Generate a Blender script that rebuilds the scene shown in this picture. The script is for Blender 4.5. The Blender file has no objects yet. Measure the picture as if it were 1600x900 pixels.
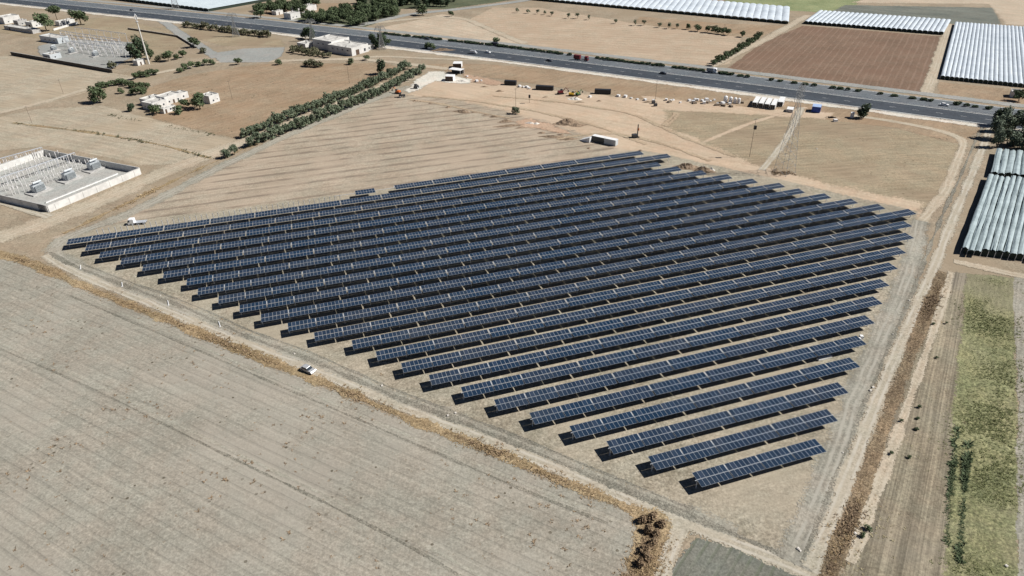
import bpy, math, random
from mathutils import Vector, Matrix
from mathutils.geometry import tessellate_polygon
random.seed(7)
R_ = math.radians
sc = bpy.context.scene
COL = sc.collection

# ------------------------------------------------------------------ survey
FOC, PITCH, ROLL = 1080.0, 0.5591184559, -0.0183167852
TH = 0.3056980103                       # direction of the tracker rows
HP = 2.45                               # height of the panel plane
HC = 117.0 + HP                         # height of the camera
PER = 0.0643779377 * 117.0              # row pitch
cr, sr, cp, sp = math.cos(ROLL), math.sin(ROLL), math.cos(PITCH), math.sin(PITCH)

def ray(u, v):
    x, y = (u - 800) / FOC, -(v - 450) / FOC
    x, y = cr * x - sr * y, sr * x + cr * y
    return Vector((x, cp + y * sp, -sp + y * cp))

def g(u, v, z=0.0):
    d = ray(u, v)
    k = (HC - z) / -d.z
    return Vector((d.x * k, d.y * k, z))

def top_height(base, u, v):
    """height of a point straight above base that is seen at u, v"""
    d = ray(u, v)
    k = base.y / d.y
    return HC + d.z * k

def ang(a, b):
    p, q = g(*a), g(*b)
    return math.atan2(q.y - p.y, q.x - p.x)

# ------------------------------------------------------------------ helpers
class MB:
    def __init__(s): s.v, s.f, s.m = [], [], []
    def poly(s, pts, m=0):
        i = len(s.v); s.v += [tuple(p) for p in pts]; s.f.append(tuple(range(i, i + len(pts)))); s.m.append(m)
    def box(s, c, d, rz=0.0, m=0, tilt=None):
        i = len(s.v); cs, sn = math.cos(rz), math.sin(rz)
        for z in (-.5, .5):
            for x, y in ((-.5, -.5), (.5, -.5), (.5, .5), (-.5, .5)):
                p = Vector((x * d[0], y * d[1], z * d[2]))
                if tilt: p = tilt @ p
                s.v.append((c[0] + p.x * cs - p.y * sn, c[1] + p.x * sn + p.y * cs, c[2] + p.z))
        for f in ((3, 2, 1, 0), (4, 5, 6, 7), (0, 1, 5, 4), (1, 2, 6, 5), (2, 3, 7, 6), (3, 0, 4, 7)):
            s.f.append(tuple(i + k for k in f)); s.m.append(m)
    def tube(s, p, q, r0, r1=None, n=6, m=0, cap=True):
        p, q = Vector(p), Vector(q); r1 = r0 if r1 is None else r1
        d = (q - p).normalized()
        a = d.orthogonal().normalized(); b = d.cross(a); i = len(s.v)
        for c, r in ((p, r0), (q, r1)):
            for k in range(n):
                t = 2 * math.pi * k / n
                s.v.append(tuple(c + a * (r * math.cos(t)) + b * (r * math.sin(t))))
        for k in range(n):
            s.f.append((i + k, i + (k + 1) % n, i + n + (k + 1) % n, i + n + k)); s.m.append(m)
        if cap:
            s.f.append(tuple(i + k for k in reversed(range(n)))); s.m.append(m)
            s.f.append(tuple(i + n + k for k in range(n))); s.m.append(m)
    def prism(s, prof, w, m=0, axis='y'):
        """side profile (x, z) swept from y = -w/2 to w/2"""
        n = len(prof); i = len(s.v)
        for y in (-w / 2, w / 2):
            for x, z in prof: s.v.append((x, y, z))
        s.f.append(tuple(i + k for k in range(n))); s.m.append(m)
        s.f.append(tuple(i + n + k for k in reversed(range(n)))); s.m.append(m)
        for k in range(n):
            k2 = (k + 1) % n
            s.f.append((i + k2, i + k, i + n + k, i + n + k2)); s.m.append(m)
    def mesh(s, name, mats, smooth=False):
        me = bpy.data.meshes.new(name); me.from_pydata(s.v, [], s.f)
        for mt in mats: me.materials.append(mt)
        if any(s.m): me.polygons.foreach_set('material_index', s.m)
        if smooth: me.polygons.foreach_set('use_smooth', [True] * len(s.f))
        me.update(); return me
    def build(s, name, mats, parent=None, smooth=False):
        if not isinstance(mats, (list, tuple)): mats = [mats]
        o = bpy.data.objects.new(name, s.mesh(name, mats, smooth)); COL.objects.link(o)
        if parent: o.parent = parent
        return o

def tag(o, label=None, cat=None, group=None, kind=None):
    if label: o['label'] = label
    if cat: o['category'] = cat
    if group: o['group'] = group
    if kind: o['kind'] = kind
    return o

def thing(name, loc, rz=0.0, label=None, cat=None, group=None):
    o = bpy.data.objects.new(name, None); COL.objects.link(o)
    o.location = lift(loc); o.rotation_euler = (0, 0, rz); o.empty_display_size = 1
    return tag(o, label, cat, group)

def part(name, me, parent, loc=(0, 0, 0), rz=0.0):
    o = bpy.data.objects.new(name, me); COL.objects.link(o); o.parent = parent
    o.location = loc; o.rotation_euler = (0, 0, rz); return o

def dup(o, loc, rz=0.0, label=None, scale=None, group=None):
    """a copy of a thing with copies of its parts and sub-parts"""
    c = o.copy(); COL.objects.link(c); c.location = lift(loc); c.rotation_euler = (0, 0, rz)
    if scale: c.scale = scale if hasattr(scale, '__len__') else (scale,) * 3
    if label: c['label'] = label
    if group: c['group'] = group
    for ch in list(o.children):
        k = ch.copy(); COL.objects.link(k); k.parent = c
        for gch in list(ch.children):
            j = gch.copy(); COL.objects.link(j); j.parent = k
    return c

ONES = ['', 'first', 'second', 'third', 'fourth', 'fifth', 'sixth', 'seventh', 'eighth', 'ninth', 'tenth', 'eleventh', 'twelfth',
        'thirteenth', 'fourteenth', 'fifteenth', 'sixteenth', 'seventeenth', 'eighteenth', 'nineteenth']
TENS = {2: 'twent', 3: 'thirt', 4: 'fort', 5: 'fift', 6: 'sixt', 7: 'sevent', 8: 'eight', 9: 'ninet'}
def nth(n):
    if n < 20: return ONES[n]
    t, r = divmod(n, 10)
    return TENS[t] + 'ieth' if r == 0 else TENS[t] + 'y-' + ONES[r]

# ------------------------------------------------------------------ materials
def new_mat(name):
    m = bpy.data.materials.new(name); m.use_nodes = True
    nt = m.node_tree; b = nt.nodes['Principled BSDF']
    b.inputs['Roughness'].default_value = .9
    b.inputs['Specular IOR Level'].default_value = .2
    return m, nt, b

def N(nt, kind, **kw):
    n = nt.nodes.new('ShaderNode' + kind)
    for k, v in kw.items():
        if k in n.inputs: n.inputs[k].default_value = v
        else: setattr(n, k, v)
    return n

def c4(c): return (c[0], c[1], c[2], 1)

def math_(nt, op, a, b=None, clamp=False):
    n = nt.nodes.new('ShaderNodeMath'); n.operation = op; n.use_clamp = clamp
    for i, x in enumerate((a, b)):
        if x is None: continue
        if isinstance(x, (int, float)): n.inputs[i].default_value = x
        else: nt.links.new(x, n.inputs[i])
    return n.outputs[0]

def mix(nt, f, a, b, mode='MIX'):
    n = nt.nodes.new('ShaderNodeMix'); n.data_type = 'RGBA'; n.blend_type = mode
    for s, x in ((n.inputs[0], f), (n.inputs[6], a), (n.inputs[7], b)):
        if isinstance(x, (int, float)): s.default_value = x
        elif isinstance(x, (tuple, list)): s.default_value = c4(x)
        else: nt.links.new(x, s)
    return n.outputs[2]

def ramp(nt, fac, lo, hi):
    n = nt.nodes.new('ShaderNodeMapRange'); n.inputs[1].default_value = lo; n.inputs[2].default_value = hi
    n.interpolation_type = 'SMOOTHSTEP'; nt.links.new(fac, n.inputs[0]); return n.outputs[0]

def noise(nt, vec, scale, detail=3, rough=.55):
    n = N(nt, 'TexNoise'); n.inputs['Scale'].default_value = scale; n.inputs['Detail'].default_value = detail
    n.inputs['Roughness'].default_value = rough; nt.links.new(vec, n.inputs['Vector']); return n.outputs[0]

def math_v(nt, vec):
    # cells of 0.35 m, so that a worn edge breaks up into crumbs instead of a clean line
    n = nt.nodes.new('ShaderNodeVectorMath'); n.operation = 'SNAP'; n.inputs[1].default_value = (.35, .35, .35)
    nt.links.new(vec, n.inputs[0]); return n.outputs[0]

def soil(name, lo, hi, patch=None, streak=None, furrow=None, speck=None, fade=True, bump=.4, fine=1.0, rag=.9, rut=None, grit=.14):
    """earth, gravel, stubble or asphalt: colours lo..hi by noise at several sizes;
    patch = colour of big soft patches; streak = (angle, length, width, amount) drawn-out noise;
    furrow = (angle, period, amount, colour); speck = (colour, scale, threshold)"""
    m, nt, b = new_mat(name); L = nt.links
    pos = N(nt, 'NewGeometry').outputs['Position']
    n1 = noise(nt, pos, .045, 3); n2 = noise(nt, pos, .35, 4, .65); n3 = noise(nt, pos, 1.3 * fine, 4, .7)
    s = math_(nt, 'ADD', math_(nt, 'MULTIPLY', n1, .9), math_(nt, 'ADD', math_(nt, 'MULTIPLY', n2, .8), math_(nt, 'MULTIPLY', n3, 1.3)))
    col = mix(nt, ramp(nt, s, 1.12, 1.88), lo, hi)
    if grit:
        gk = ramp(nt, noise(nt, pos, 1.9 * fine, 2, .7), .34, .66)
        g2 = ramp(nt, noise(nt, pos, .8 * fine, 3, .75), .30, .70)
        col = mix(nt, 1.0, col, mix(nt, gk, (1 - grit,) * 3, (1 + grit,) * 3), 'MULTIPLY')
        col = mix(nt, 1.0, col, mix(nt, g2, (1 - grit * .8,) * 3, (1 + grit * .8,) * 3), 'MULTIPLY')
        tn = ramp(nt, noise(nt, pos, .11, 3, .6), .35, .65)
        col = mix(nt, 1.0, col, mix(nt, tn, (1.03, .995, .965), (.985, 1.005, .99)), 'MULTIPLY')
    if patch:
        pn = noise(nt, pos, .022, 4, .6)
        col = mix(nt, math_(nt, 'MULTIPLY', ramp(nt, pn, .45, .66), .8), col, patch)
    hgt = n3
    def turned(a, sx, sy):
        mp = N(nt, 'Mapping'); mp.vector_type = 'TEXTURE'; mp.inputs['Rotation'].default_value = (0, 0, a)
        mp.inputs['Scale'].default_value = (sx, sy, 1); L.new(pos, mp.inputs['Vector']); return mp.outputs[0]
    if streak:
        for (a, ln, wd, am) in ([streak] if not isinstance(streak, list) else streak):
            sn = noise(nt, turned(a, ln, wd), 1.0, 4, .6)
            f = ramp(nt, sn, .30, .70)
            k = mix(nt, f, (1 - am,) * 3, (1 + am,) * 3)
            col = mix(nt, 1.0, col, k, 'MULTIPLY')
    if furrow:
        a, per, am, fc = furrow
        sx = N(nt, 'SeparateXYZ'); L.new(turned(a, 1, per), sx.inputs[0])
        wob = math_(nt, 'MULTIPLY', noise(nt, turned(a, 40, 8), 1.0, 2), .5)
        w = math_(nt, 'SINE', math_(nt, 'MULTIPLY', math_(nt, 'ADD', sx.outputs[1], wob), 2 * math.pi))
        w = ramp(nt, w, .35, 1.0)
        brk = ramp(nt, noise(nt, turned(a, 12, 5), 1.0, 3), .3, .62)
        w2 = math_(nt, 'MULTIPLY', math_(nt, 'MULTIPLY', w, brk), am)
        col = mix(nt, w2, col, fc); hgt = math_(nt, 'SUBTRACT', n3, math_(nt, 'MULTIPLY', w, .8))
    if speck:
        c, scl, thr = speck
        vo = N(nt, 'TexVoronoi'); vo.inputs['Scale'].default_value = scl; vo.inputs['Randomness'].default_value = 1
        L.new(pos, vo.inputs['Vector'])
        msk = math_(nt, 'MULTIPLY', math_(nt, 'LESS_THAN', vo.outputs['Distance'], thr),
                    ramp(nt, noise(nt, pos, .06, 3), .48, .62))
        col = mix(nt, msk, col, c)
    if rut:
        # worn wheel lines, by the distance in metres from the middle of the track
        ra = N(nt, 'Attribute'); ra.attribute_name = 'across'
        x = math_(nt, 'ADD', ra.outputs['Fac'], math_(nt, 'MULTIPLY', math_(nt, 'SUBTRACT', noise(nt, pos, .08, 2), .5), 1.6))
        d = math_(nt, 'ABSOLUTE', math_(nt, 'SUBTRACT', math_(nt, 'ABSOLUTE', x), .85))
        rf = math_(nt, 'MULTIPLY', math_(nt, 'SUBTRACT', 1.0, ramp(nt, d, .1, .55)), math_(nt, 'MULTIPLY', ramp(nt, noise(nt, pos, .12, 3), .3, .6), .8))
        col = mix(nt, rf, col, rut)
    L.new(col, b.inputs['Base Color'])
    if bump:
        bp = N(nt, 'Bump'); bp.inputs['Strength'].default_value = bump * .6; bp.inputs['Distance'].default_value = .22
        L.new(hgt, bp.inputs['Height']); L.new(bp.outputs[0], b.inputs['Normal'])
    if fade:
        at = N(nt, 'Attribute'); at.attribute_name = 'fade'
        q = math_(nt, 'ADD', math_(nt, 'MULTIPLY', noise(nt, pos, .5, 5, .7), .7), math_(nt, 'MULTIPLY', noise(nt, pos, .09, 3), .5))
        q = math_(nt, 'ADD', at.outputs['Fac'], math_(nt, 'MULTIPLY', math_(nt, 'SUBTRACT', q, .6), 2 * rag))
        wn = N(nt, 'TexWhiteNoise'); L.new(math_v(nt, pos), wn.inputs['Vector'])
        q = math_(nt, 'GREATER_THAN', q, math_(nt, 'ADD', .28, math_(nt, 'MULTIPLY', wn.outputs['Value'], .44)))
        L.new(q, b.inputs['Alpha'])
    return m

def plain(name, c, rough=.7, metal=0.0, spec=.3, var=.12, scale=.8):
    m, nt, b = new_mat(name)
    tc = N(nt, 'TexCoord').outputs['Object']
    n1 = noise(nt, tc, scale, 4, .65)
    k = mix(nt, ramp(nt, n1, .3, .7), (1 - var,) * 3, (1 + var * .6,) * 3)
    nt.links.new(mix(nt, 1.0, c, k, 'MULTIPLY'), b.inputs['Base Color'])
    b.inputs['Roughness'].default_value = rough; b.inputs['Metallic'].default_value = metal
    b.inputs['Specular IOR Level'].default_value = spec
    return m

def leafy(name, a, bcol, trans=.25):
    m, nt, b = new_mat(name)
    rnd = N(nt, 'NewGeometry').outputs['Random Per Island']
    oi = N(nt, 'ObjectInfo').outputs['Random']
    f = math_(nt, 'ADD', math_(nt, 'MULTIPLY', rnd, .7), math_(nt, 'MULTIPLY', oi, .3))
    nt.links.new(mix(nt, f, a, bcol), b.inputs['Base Color'])
    b.inputs['Roughness'].default_value = .75
    return m

STEELP = plain('weathered_tower_steel', (.30, .305, .30), .6, .2, .4)
GALV = plain('galvanised_steel', (.55, .57, .60), .45, .3, .5)
ALU = plain('aluminium_frame', (.38, .41, .45), .4, .2, .5, .05)
WHITE = plain('white_paint', (.70, .70, .69), .6)
WALLW = plain('limewashed_wall', (.60, .59, .56), .85, var=.15, scale=.3)
CONC = plain('concrete', (.42, .41, .39), .9, var=.2)
ROOFG = plain('roof_felt', (.36, .34, .33), .9, var=.2, scale=.3)
ROOFW = plain('white_roof_coating', (.50, .485, .45), .8, var=.38, scale=.35)
DARK = plain('near_black', (.03, .032, .036), .4)
GLASSW = plain('window_glass', (.03, .04, .05), .15, 0, .6)
STEELD = plain('dark_steel', (.06, .06, .065), .5)
BLACKP = plain('black_corrugated', (.025, .026, .03), .5)
BLUEP = plain('blue_paint', (.02, .06, .30), .5)
BROWNP = plain('brown_cladding', (.10, .065, .045), .7)
REDP = plain('red_paint', (.13, .018, .022), .4)
ORANGEP = plain('orange_paint', (.55, .14, .03), .5)
YELLOWP = plain('yellow_paint', (.60, .38, .04), .5)
GREENP = plain('green_paint', (.05, .16, .06), .5)
SILVER = plain('silver_car_paint', (.55, .56, .57), .3, .4, .5)
CARW = plain('white_car_paint', (.8, .8, .8), .3, 0, .5, .03)
CARD = plain('dark_car_paint', (.03, .03, .04), .3, 0, .5)
RUBBER = plain('rubber', (.02, .02, .02), .9)
WOOD = plain('pole_wood', (.20, .16, .12), .9)
BARK = plain('bark', (.10, .075, .05), .95)
GREYT = plain('grey_transformer', (.50, .53, .54), .5, .1)
PORC = plain('porcelain', (.62, .60, .58), .35)
RUBBLEM = plain('pale_rubble', (.62, .58, .52), .9, var=.25, scale=1.5)
EARTHM = plain('loose_earth', (.235, .172, .118), .95, var=.35, scale=.9)
OLIVE = leafy('olive_leaves', (.065, .088, .050), (.185, .215, .142))
GREENL = leafy('green_leaves', (.038, .058, .027), (.125, .160, .080))
CONIF = leafy('dark_leaves', (.025, .042, .024), (.085, .118, .065))
PINEL = leafy('pale_pine_leaves', (.060, .085, .055), (.20, .235, .165))
SHRUBL = leafy('dusty_shrub_leaves', (.055, .060, .032), (.165, .160, .095))
DRYL = leafy('dry_weeds', (.15, .10, .052), (.46, .345, .20))
BROWNL = leafy('brown_dead_weeds', (.11, .075, .048), (.36, .26, .16))
STRAW = leafy('straw_tufts', (.24, .20, .11), (.50, .44, .28))
CROP = leafy('crop_leaves', (.085, .105, .038), (.29, .29, .135))

def cell_mat():
    m, nt, b = new_mat('solar_cells')
    tc = N(nt, 'TexCoord').outputs['Object']
    gi = N(nt, 'NewGeometry').outputs['Random Per Island']
    col = mix(nt, gi, (.010, .026, .052), (.015, .036, .070))
    oi = N(nt, 'ObjectInfo').outputs['Random']
    col = mix(nt, math_(nt, 'MULTIPLY', oi, .5), col, (.026, .034, .052))
    col = mix(nt, math_(nt, 'MULTIPLY', math_(nt, 'POWER', gi, 9.0), .55), col, (.045, .060, .095))  # a few modules painted lighter to stand for reflections
    ds = ramp(nt, noise(nt, N(nt, 'NewGeometry').outputs['Position'], .06, 4, .65), .42, .72)
    col = mix(nt, math_(nt, 'MULTIPLY', ds, .16), col, (.11, .105, .095))
    nt.links.new(col, b.inputs['Base Color'])
    b.inputs['Roughness'].default_value = .22; b.inputs['Specular IOR Level'].default_value = .5
    b.inputs['Coat Weight'].default_value = .0
    return m
CELL = cell_mat()

# ------------------------------------------------------------------ ground sheets
LAYER = [0]
def next_z():
    LAYER[0] += 1
    return LAYER[0] * .002

SHEETS = []                              # outlines of the ground sheets, to stand things on the topmost one
def inside(q, P):
    c = False; j = len(P) - 1
    for i in range(len(P)):
        if (P[i][1] > q.y) != (P[j][1] > q.y) and q.x < (P[j][0] - P[i][0]) * (q.y - P[i][1]) / (P[j][1] - P[i][1]) + P[i][0]: c = not c
        j = i
    return c
def lift(p):
    h = 0.0
    for z, (x0, x1, y0, y1), P in SHEETS:
        if z > h and x0 < p[0] < x1 and y0 < p[1] < y1 and inside(Vector((p[0], p[1])), P): h = z
    return Vector((p[0], p[1], p[2] + h))
def remember(z, P):
    xs, ys = [p[0] for p in P], [p[1] for p in P]
    SHEETS.append((z, (min(xs), max(xs), min(ys), max(ys)), P))

def densify(pts, step, closed):
    out = []; n = len(pts)
    for i in range(n if closed else n - 1):
        a, b = pts[i], pts[(i + 1) % n]; k = max(1, int((b - a).length / step))
        for j in range(k): out.append(a.lerp(b, j / k))
    if not closed: out.append(pts[-1])
    return out

def smooth(pts, closed, it=2):
    for _ in range(it):
        n = len(pts); q = []
        for i in range(n):
            if not closed and i in (0, n - 1): q.append(pts[i]); continue
            q.append(pts[i] * .5 + (pts[i - 1] + pts[(i + 1) % n]) * .25)
        pts = q
    return pts

def flat(p): return Vector((p.x, p.y))

def sheet(name, px, mat, edge=1.5, jit=.5, step=6.0, world=None, z=None):
    """a patch of ground: an outline with a soft, ragged rim of width `edge`"""
    z = next_z() if z is None else z
    pts = world or [flat(g(*p)) for p in px]
    pts = densify(pts, step, True)
    if jit: pts = [p + Vector((random.uniform(-jit, jit), random.uniform(-jit, jit))) for p in pts]
    n = len(pts)
    area = sum(pts[i].x * pts[(i + 1) % n].y - pts[(i + 1) % n].x * pts[i].y for i in range(n))
    if area < 0: pts.reverse()
    def off(d):
        o = []
        for i in range(n):
            t = (pts[(i + 1) % n] - pts[i - 1])
            if t.length < 1e-6: t = Vector((1, 0))
            t.normalize(); o.append(pts[i] + Vector((-t.y, t.x)) * d)
        return o
    outer, inner = off(-edge * .5), off(edge * .5)
    remember(z, [(p.x, p.y) for p in inner])
    vs = [(p.x, p.y, z) for p in outer] + [(p.x, p.y, z) for p in inner]
    fs = [(i, (i + 1) % n, n + (i + 1) % n, n + i) for i in range(n)]
    for t in tessellate_polygon([[Vector((p.x, p.y, 0)) for p in inner]]):
        a, b, c = t
        if (inner[b] - inner[a]).cross(inner[c] - inner[a]) < 0: b, c = c, b
        fs.append((n + a, n + b, n + c))
    return finish_sheet(name, vs, fs, [0.0] * n + [1.0] * n, mat)

def finish_sheet(name, vs, fs, fade, mat, across=None):
    me = bpy.data.meshes.new(name); me.from_pydata(vs, [], fs); me.materials.append(mat)
    at = me.attributes.new('fade', 'FLOAT', 'POINT'); at.data.foreach_set('value', fade)
    if across: a2 = me.attributes.new('across', 'FLOAT', 'POINT'); a2.data.foreach_set('value', across)
    me.update()
    o = bpy.data.objects.new(name, me); COL.objects.link(o)
    return tag(o, kind='structure')

def strip(name, px, width, mat, edge=.8, jit=.3, step=5.0, world=None, z=None, widths=None, smooth_it=3):
    """a track, road or band along a centre line"""
    z = next_z() if z is None else z
    edge = min(edge, width * .85)
    raw = world or [flat(g(*p)) for p in px]
    pts = smooth(densify(raw, step, False), False, smooth_it); n = len(pts)
    vs, fs, fd, ac = [], [], [], []
    for i, p in enumerate(pts):
        t = (pts[min(i + 1, n - 1)] - pts[max(i - 1, 0)]).normalized(); nn = Vector((-t.y, t.x))
        w = width if not widths else widths[0] + (widths[1] - widths[0]) * i / (n - 1)
        w = max(.2, w / 2 + random.uniform(-jit, jit)); e = min(edge, 1.5 * w)
        for d, f in ((-w - e / 2, 0), (-w + e / 2, 1), (w - e / 2, 1), (w + e / 2, 0)):
            q = p + nn * d; vs.append((q.x, q.y, z)); fd.append(f); ac.append(d)
    remember(z, [vs[i * 4 + 1][:2] for i in range(n)] + [vs[i * 4 + 2][:2] for i in reversed(range(n))])
    for i in range(n - 1):
        for k in range(3):
            a = i * 4 + k; fs.append((a, a + 4, a + 5, a + 1))
    fs = [tuple(reversed(f)) for f in fs]
    return finish_sheet(name, vs, fs, fd, mat, ac)

FUR = ang((0, 402), (850, 765))          # fallow field runs along the track
ROWA = TH
# --- base colours (albedo)
M_BASE = soil('dry_ground', (.21, .17, .122), (.34, .28, .208), patch=(.26, .205, .14), fade=False)
M_FALLOW = soil('fallow_soil', (.226, .208, .172), (.322, .300, .253), patch=(.306, .278, .232), furrow=(FUR + .02, 2.9, .08, (.16, .148, .115)), grit=.13, streak=[(FUR, 26, 1.6, .06), (FUR, 70, 5, .04)],
                speck=((.10, .085, .06), .36, .13), bump=.8)
M_SITE = soil('site_gravel', (.20, .176, .132), (.365, .328, .262), patch=(.325, .28, .21), grit=.20, streak=(TH, 14, 1.2, .08), bump=.8, fine=.9)
M_YARD = soil('sandy_yard', (.37, .28, .20), (.475, .378, .282), patch=(.43, .335, .245), bump=.3, streak=(ang((640, 148), (1180, 258)), 30, 3, .07), grit=.07)
M_STRIPE = soil('ploughed_strip_soil', (.265, .222, .168), (.39, .33, .26), patch=(.355, .285, .215), streak=(TH, 30, 1.5, .10),
                furrow=(TH, PER, .62, (.13, .10, .075)), bump=.4)
M_LEFTF = soil('stubble_left', (.28, .238, .178), (.39, .34, .265), patch=(.34, .275, .195), streak=(ang((0, 190), (330, 245)), 25, 2.0, .12))
M_BROWNF = soil('brown_field_soil', (.22, .16, .105), (.32, .245, .17), patch=(.27, .185, .115), streak=(TH + .5, 18, 3, .10), speck=((.09, .075, .045), .28, .14))
M_DRYF = soil('dry_grass_field', (.225, .183, .122), (.32, .265, .185), patch=(.24, .182, .122), streak=(TH - .2, 18, 1.8, .13), speck=((.14, .11, .07), .4, .16))
M_PALE = soil('pale_stubble', (.35, .285, .215), (.45, .375, .29), streak=(ang((700, 30), (1150, 110)), 40, 2, .10))
M_PALEF = soil('ploughed_far_soil', (.32, .25, .18), (.43, .345, .26), patch=(.36, .27, .19), furrow=(ang((780, 25), (1100, 100)) + .55, 7.5, .35, (.22, .165, .11)))
M_BROWN2 = soil('red_brown_soil', (.132, .086, .058), (.20, .136, .097), patch=(.168, .104, .07), furrow=(ang((1440, 147), (1472, 55)), 4.2, .45, (.25, .175, .13)), bump=.5)
M_GREYF = soil('grey_crop_soil', (.115, .118, .098), (.18, .18, .155), furrow=(ang((1030, 900), (1075, 835)), 2.1, .6, (.10, .115, .075)))
M_GREENF = soil('green_crop', (.115, .124, .060), (.25, .242, .132), patch=(.21, .19, .125), grit=.30, streak=(ang((1590, 890), (1585, 440)), 6, 1.0, .16), bump=.8)
M_STRAWF = soil('straw_strips', (.155, .132, .095), (.265, .23, .168), patch=(.19, .165, .13), grit=.12, streak=[(ang((1400, 880), (1490, 440)), 45, .55, .30), (ang((1400, 880), (1490, 440)), 90, 2.6, .20)])
M_TRACK = soil('pale_track', (.305, .27, .212), (.40, .36, .29), patch=(.36, .315, .245), bump=.4, rut=(.45, .415, .35))
M_DIRT = soil('dirt_lane', (.31, .26, .195), (.42, .36, .28), bump=.4, rut=(.45, .395, .31))
M_ROADG = soil('grey_haul_road', (.215, .20, .165), (.325, .305, .255), bump=.5, grit=.17, rut=(.36, .335, .285))
M_ROADR = soil('grey_haul_road_side', (.205, .192, .16), (.315, .295, .25), streak=(ang((1290, 800), (1420, 420)), 20, .7, .14), bump=.5, rut=(.35, .33, .28))
M_DITCH = soil('churned_ditch', (.125, .118, .095), (.26, .24, .20), grit=.28, bump=.9, fine=1.6, rag=1.1)
M_VERGE = soil('dry_verge', (.19, .135, .075), (.38, .295, .185), patch=(.20, .15, .08), grit=.28, bump=.9, fine=1.4, rag=1.1)
M_WEED = soil('brown_weed_strip', (.105, .078, .05), (.265, .20, .13), grit=.30, bump=1.0, fine=1.4, rag=1.1)
M_ASPH = soil('old_asphalt', (.036, .044, .056), (.060, .070, .085), streak=(ang((700, 78), (1500, 172)), 60, 1.2, .12), bump=.05, rag=.2)
M_ASPHL = soil('worn_asphalt', (.095, .108, .122), (.135, .15, .165), streak=(ang((700, 78), (1500, 172)), 60, 1.2, .10), bump=.05, rag=.2)
M_SERV = soil('service_road', (.22, .225, .215), (.30, .30, .285), bump=.1, rag=.5)
M_PEXC = soil('roadside_spoil', (.46, .42, .36), (.60, .56, .50), bump=.2)
M_RED = soil('red_earth', (.33, .225, .16), (.43, .31, .225), bump=.5, rag=1.3)
M_WHITEG = soil('white_gravel', (.46, .44, .39), (.62, .59, .53), bump=.3, rag=1.0)
M_GREENGR = soil('green_grass', (.14, .17, .08), (.26, .28, .15))
M_DARKF = soil('dark_grey_field', (.105, .115, .10), (.165, .17, .145), streak=(ang((1320, 15), (1550, 38)), 60, 8, .15))
M_OLDCROP = soil('dark_crop_ground', (.06, .07, .04), (.12, .13, .08))  # dark green-brown ground colour below the orchard and the wood
M_PAVE = soil('yard_paving', (.30, .30, .285), (.38, .38, .36), bump=.1, rag=.2)

# base sheet to the horizon
gm = MB(); S = 9000
gm.poly([(-S, -S, 0), (S, -S, 0), (S, S, 0), (-S, S, 0)])
tag(gm.build('ground', M_BASE), kind='structure')

# far fields
sheet('field', [(560, 50), (760, 74), (830, 72), (735, 30), (690, 22), (640, 34)], M_PALE, 3)
sheet('field', [(735, 30), (770, 12), (840, 12), (1000, 38), (1160, 58), (1140, 100), (1095, 106), (950, 88), (830, 72)], M_PALEF, 3)
sheet('field', [(1000, 26), (1120, 36), (1225, 40), (1185, 60), (1120, 54), (990, 36)], M_BROWNF, 3)
sheet('field', [(1137, 106), (1190, 68), (1254, 40), (1360, 48), (1472, 57), (1440, 148), (1300, 130)], M_BROWN2, 2)
sheet('field', [(1200, 14), (1320, 22), (1350, -5), (1200, -30), (1130, 2)], M_GREENGR, 6)
sheet('field', [(1320, 8), (1552, 12), (1565, 38), (1480, 37), (1330, 26), (1295, 20)], M_DARKF, 5)
sheet('field', [(1400, -10), (1640, -30), (1700, 30), (1640, 42), (1572, 38), (1545, 6), (1330, 4)], M_PALE, 5)
sheet('field', [(1465, 128), (1610, 142), (1660, 176), (1470, 152)], M_BROWNF, 2)
# left fields
sheet('field', [(-200, 90), (20, 88), (190, 116), (215, 122), (60, 165), (-100, 190), (-200, 200)], M_LEFTF, 3)
sheet('field', [(-150, 215), (60, 170), (160, 165), (330, 210), (372, 218), (300, 255), (222, 258), (75, 228), (0, 235), (-150, 262)], M_LEFTF, 3)
sheet('field', [(285, 120), (400, 100), (600, 98), (620, 104), (500, 160), (372, 216), (330, 208), (240, 185), (225, 140)], M_BROWNF, 4)
sheet('field', [(-40, 45), (180, 26), (300, 60), (240, 100), (60, 60)], M_DRYF, 4)
sheet('field', [(240, 42), (330, 40), (440, 62), (445, 72), (350, 72), (300, 58)], M_DRYF, 3)
sheet('field', [(395, 20), (440, 6), (560, 4), (570, 14), (470, 18), (460, 26), (380, 26)], M_BROWNF, 4)
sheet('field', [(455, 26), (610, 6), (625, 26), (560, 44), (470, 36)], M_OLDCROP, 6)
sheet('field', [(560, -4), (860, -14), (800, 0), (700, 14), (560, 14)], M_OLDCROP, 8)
# site and its surroundings
sheet('ploughed_field', [(80, 372), (190, 338), (330, 264), (430, 214), (560, 160), (640, 136), (700, 128), (800, 165), (905, 195), (985, 226), (1010, 245), (600, 310), (110, 392)], M_STRIPE, 4)
sheet('field', [(1000, 150), (1180, 165), (1300, 185), (1420, 205), (1500, 226), (1490, 300), (1440, 330), (1330, 300), (1180, 262), (1060, 215), (1020, 190)], M_DRYF, 4)
sheet('field', [(620, 100), (760, 100), (880, 110), (1000, 124), (1180, 146), (1320, 164), (1480, 186), (1540, 196), (1500, 226), (1400, 200), (1200, 176), (1040, 160), (800, 126)], M_BROWNF, 3)
sheet('sandy_yard', [(640, 148), (665, 126), (745, 124), (850, 140), (960, 150), (1060, 160), (1180, 168), (1320, 184), (1180, 178), (1040, 170), (1035, 195), (1090, 218), (1180, 258), (1300, 288), (1440, 318),
                     (1440, 350), (1300, 310), (1120, 262), (1000, 240), (950, 228), (900, 205), (800, 176), (720, 158)], M_YARD, 7, 1.5)
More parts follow.
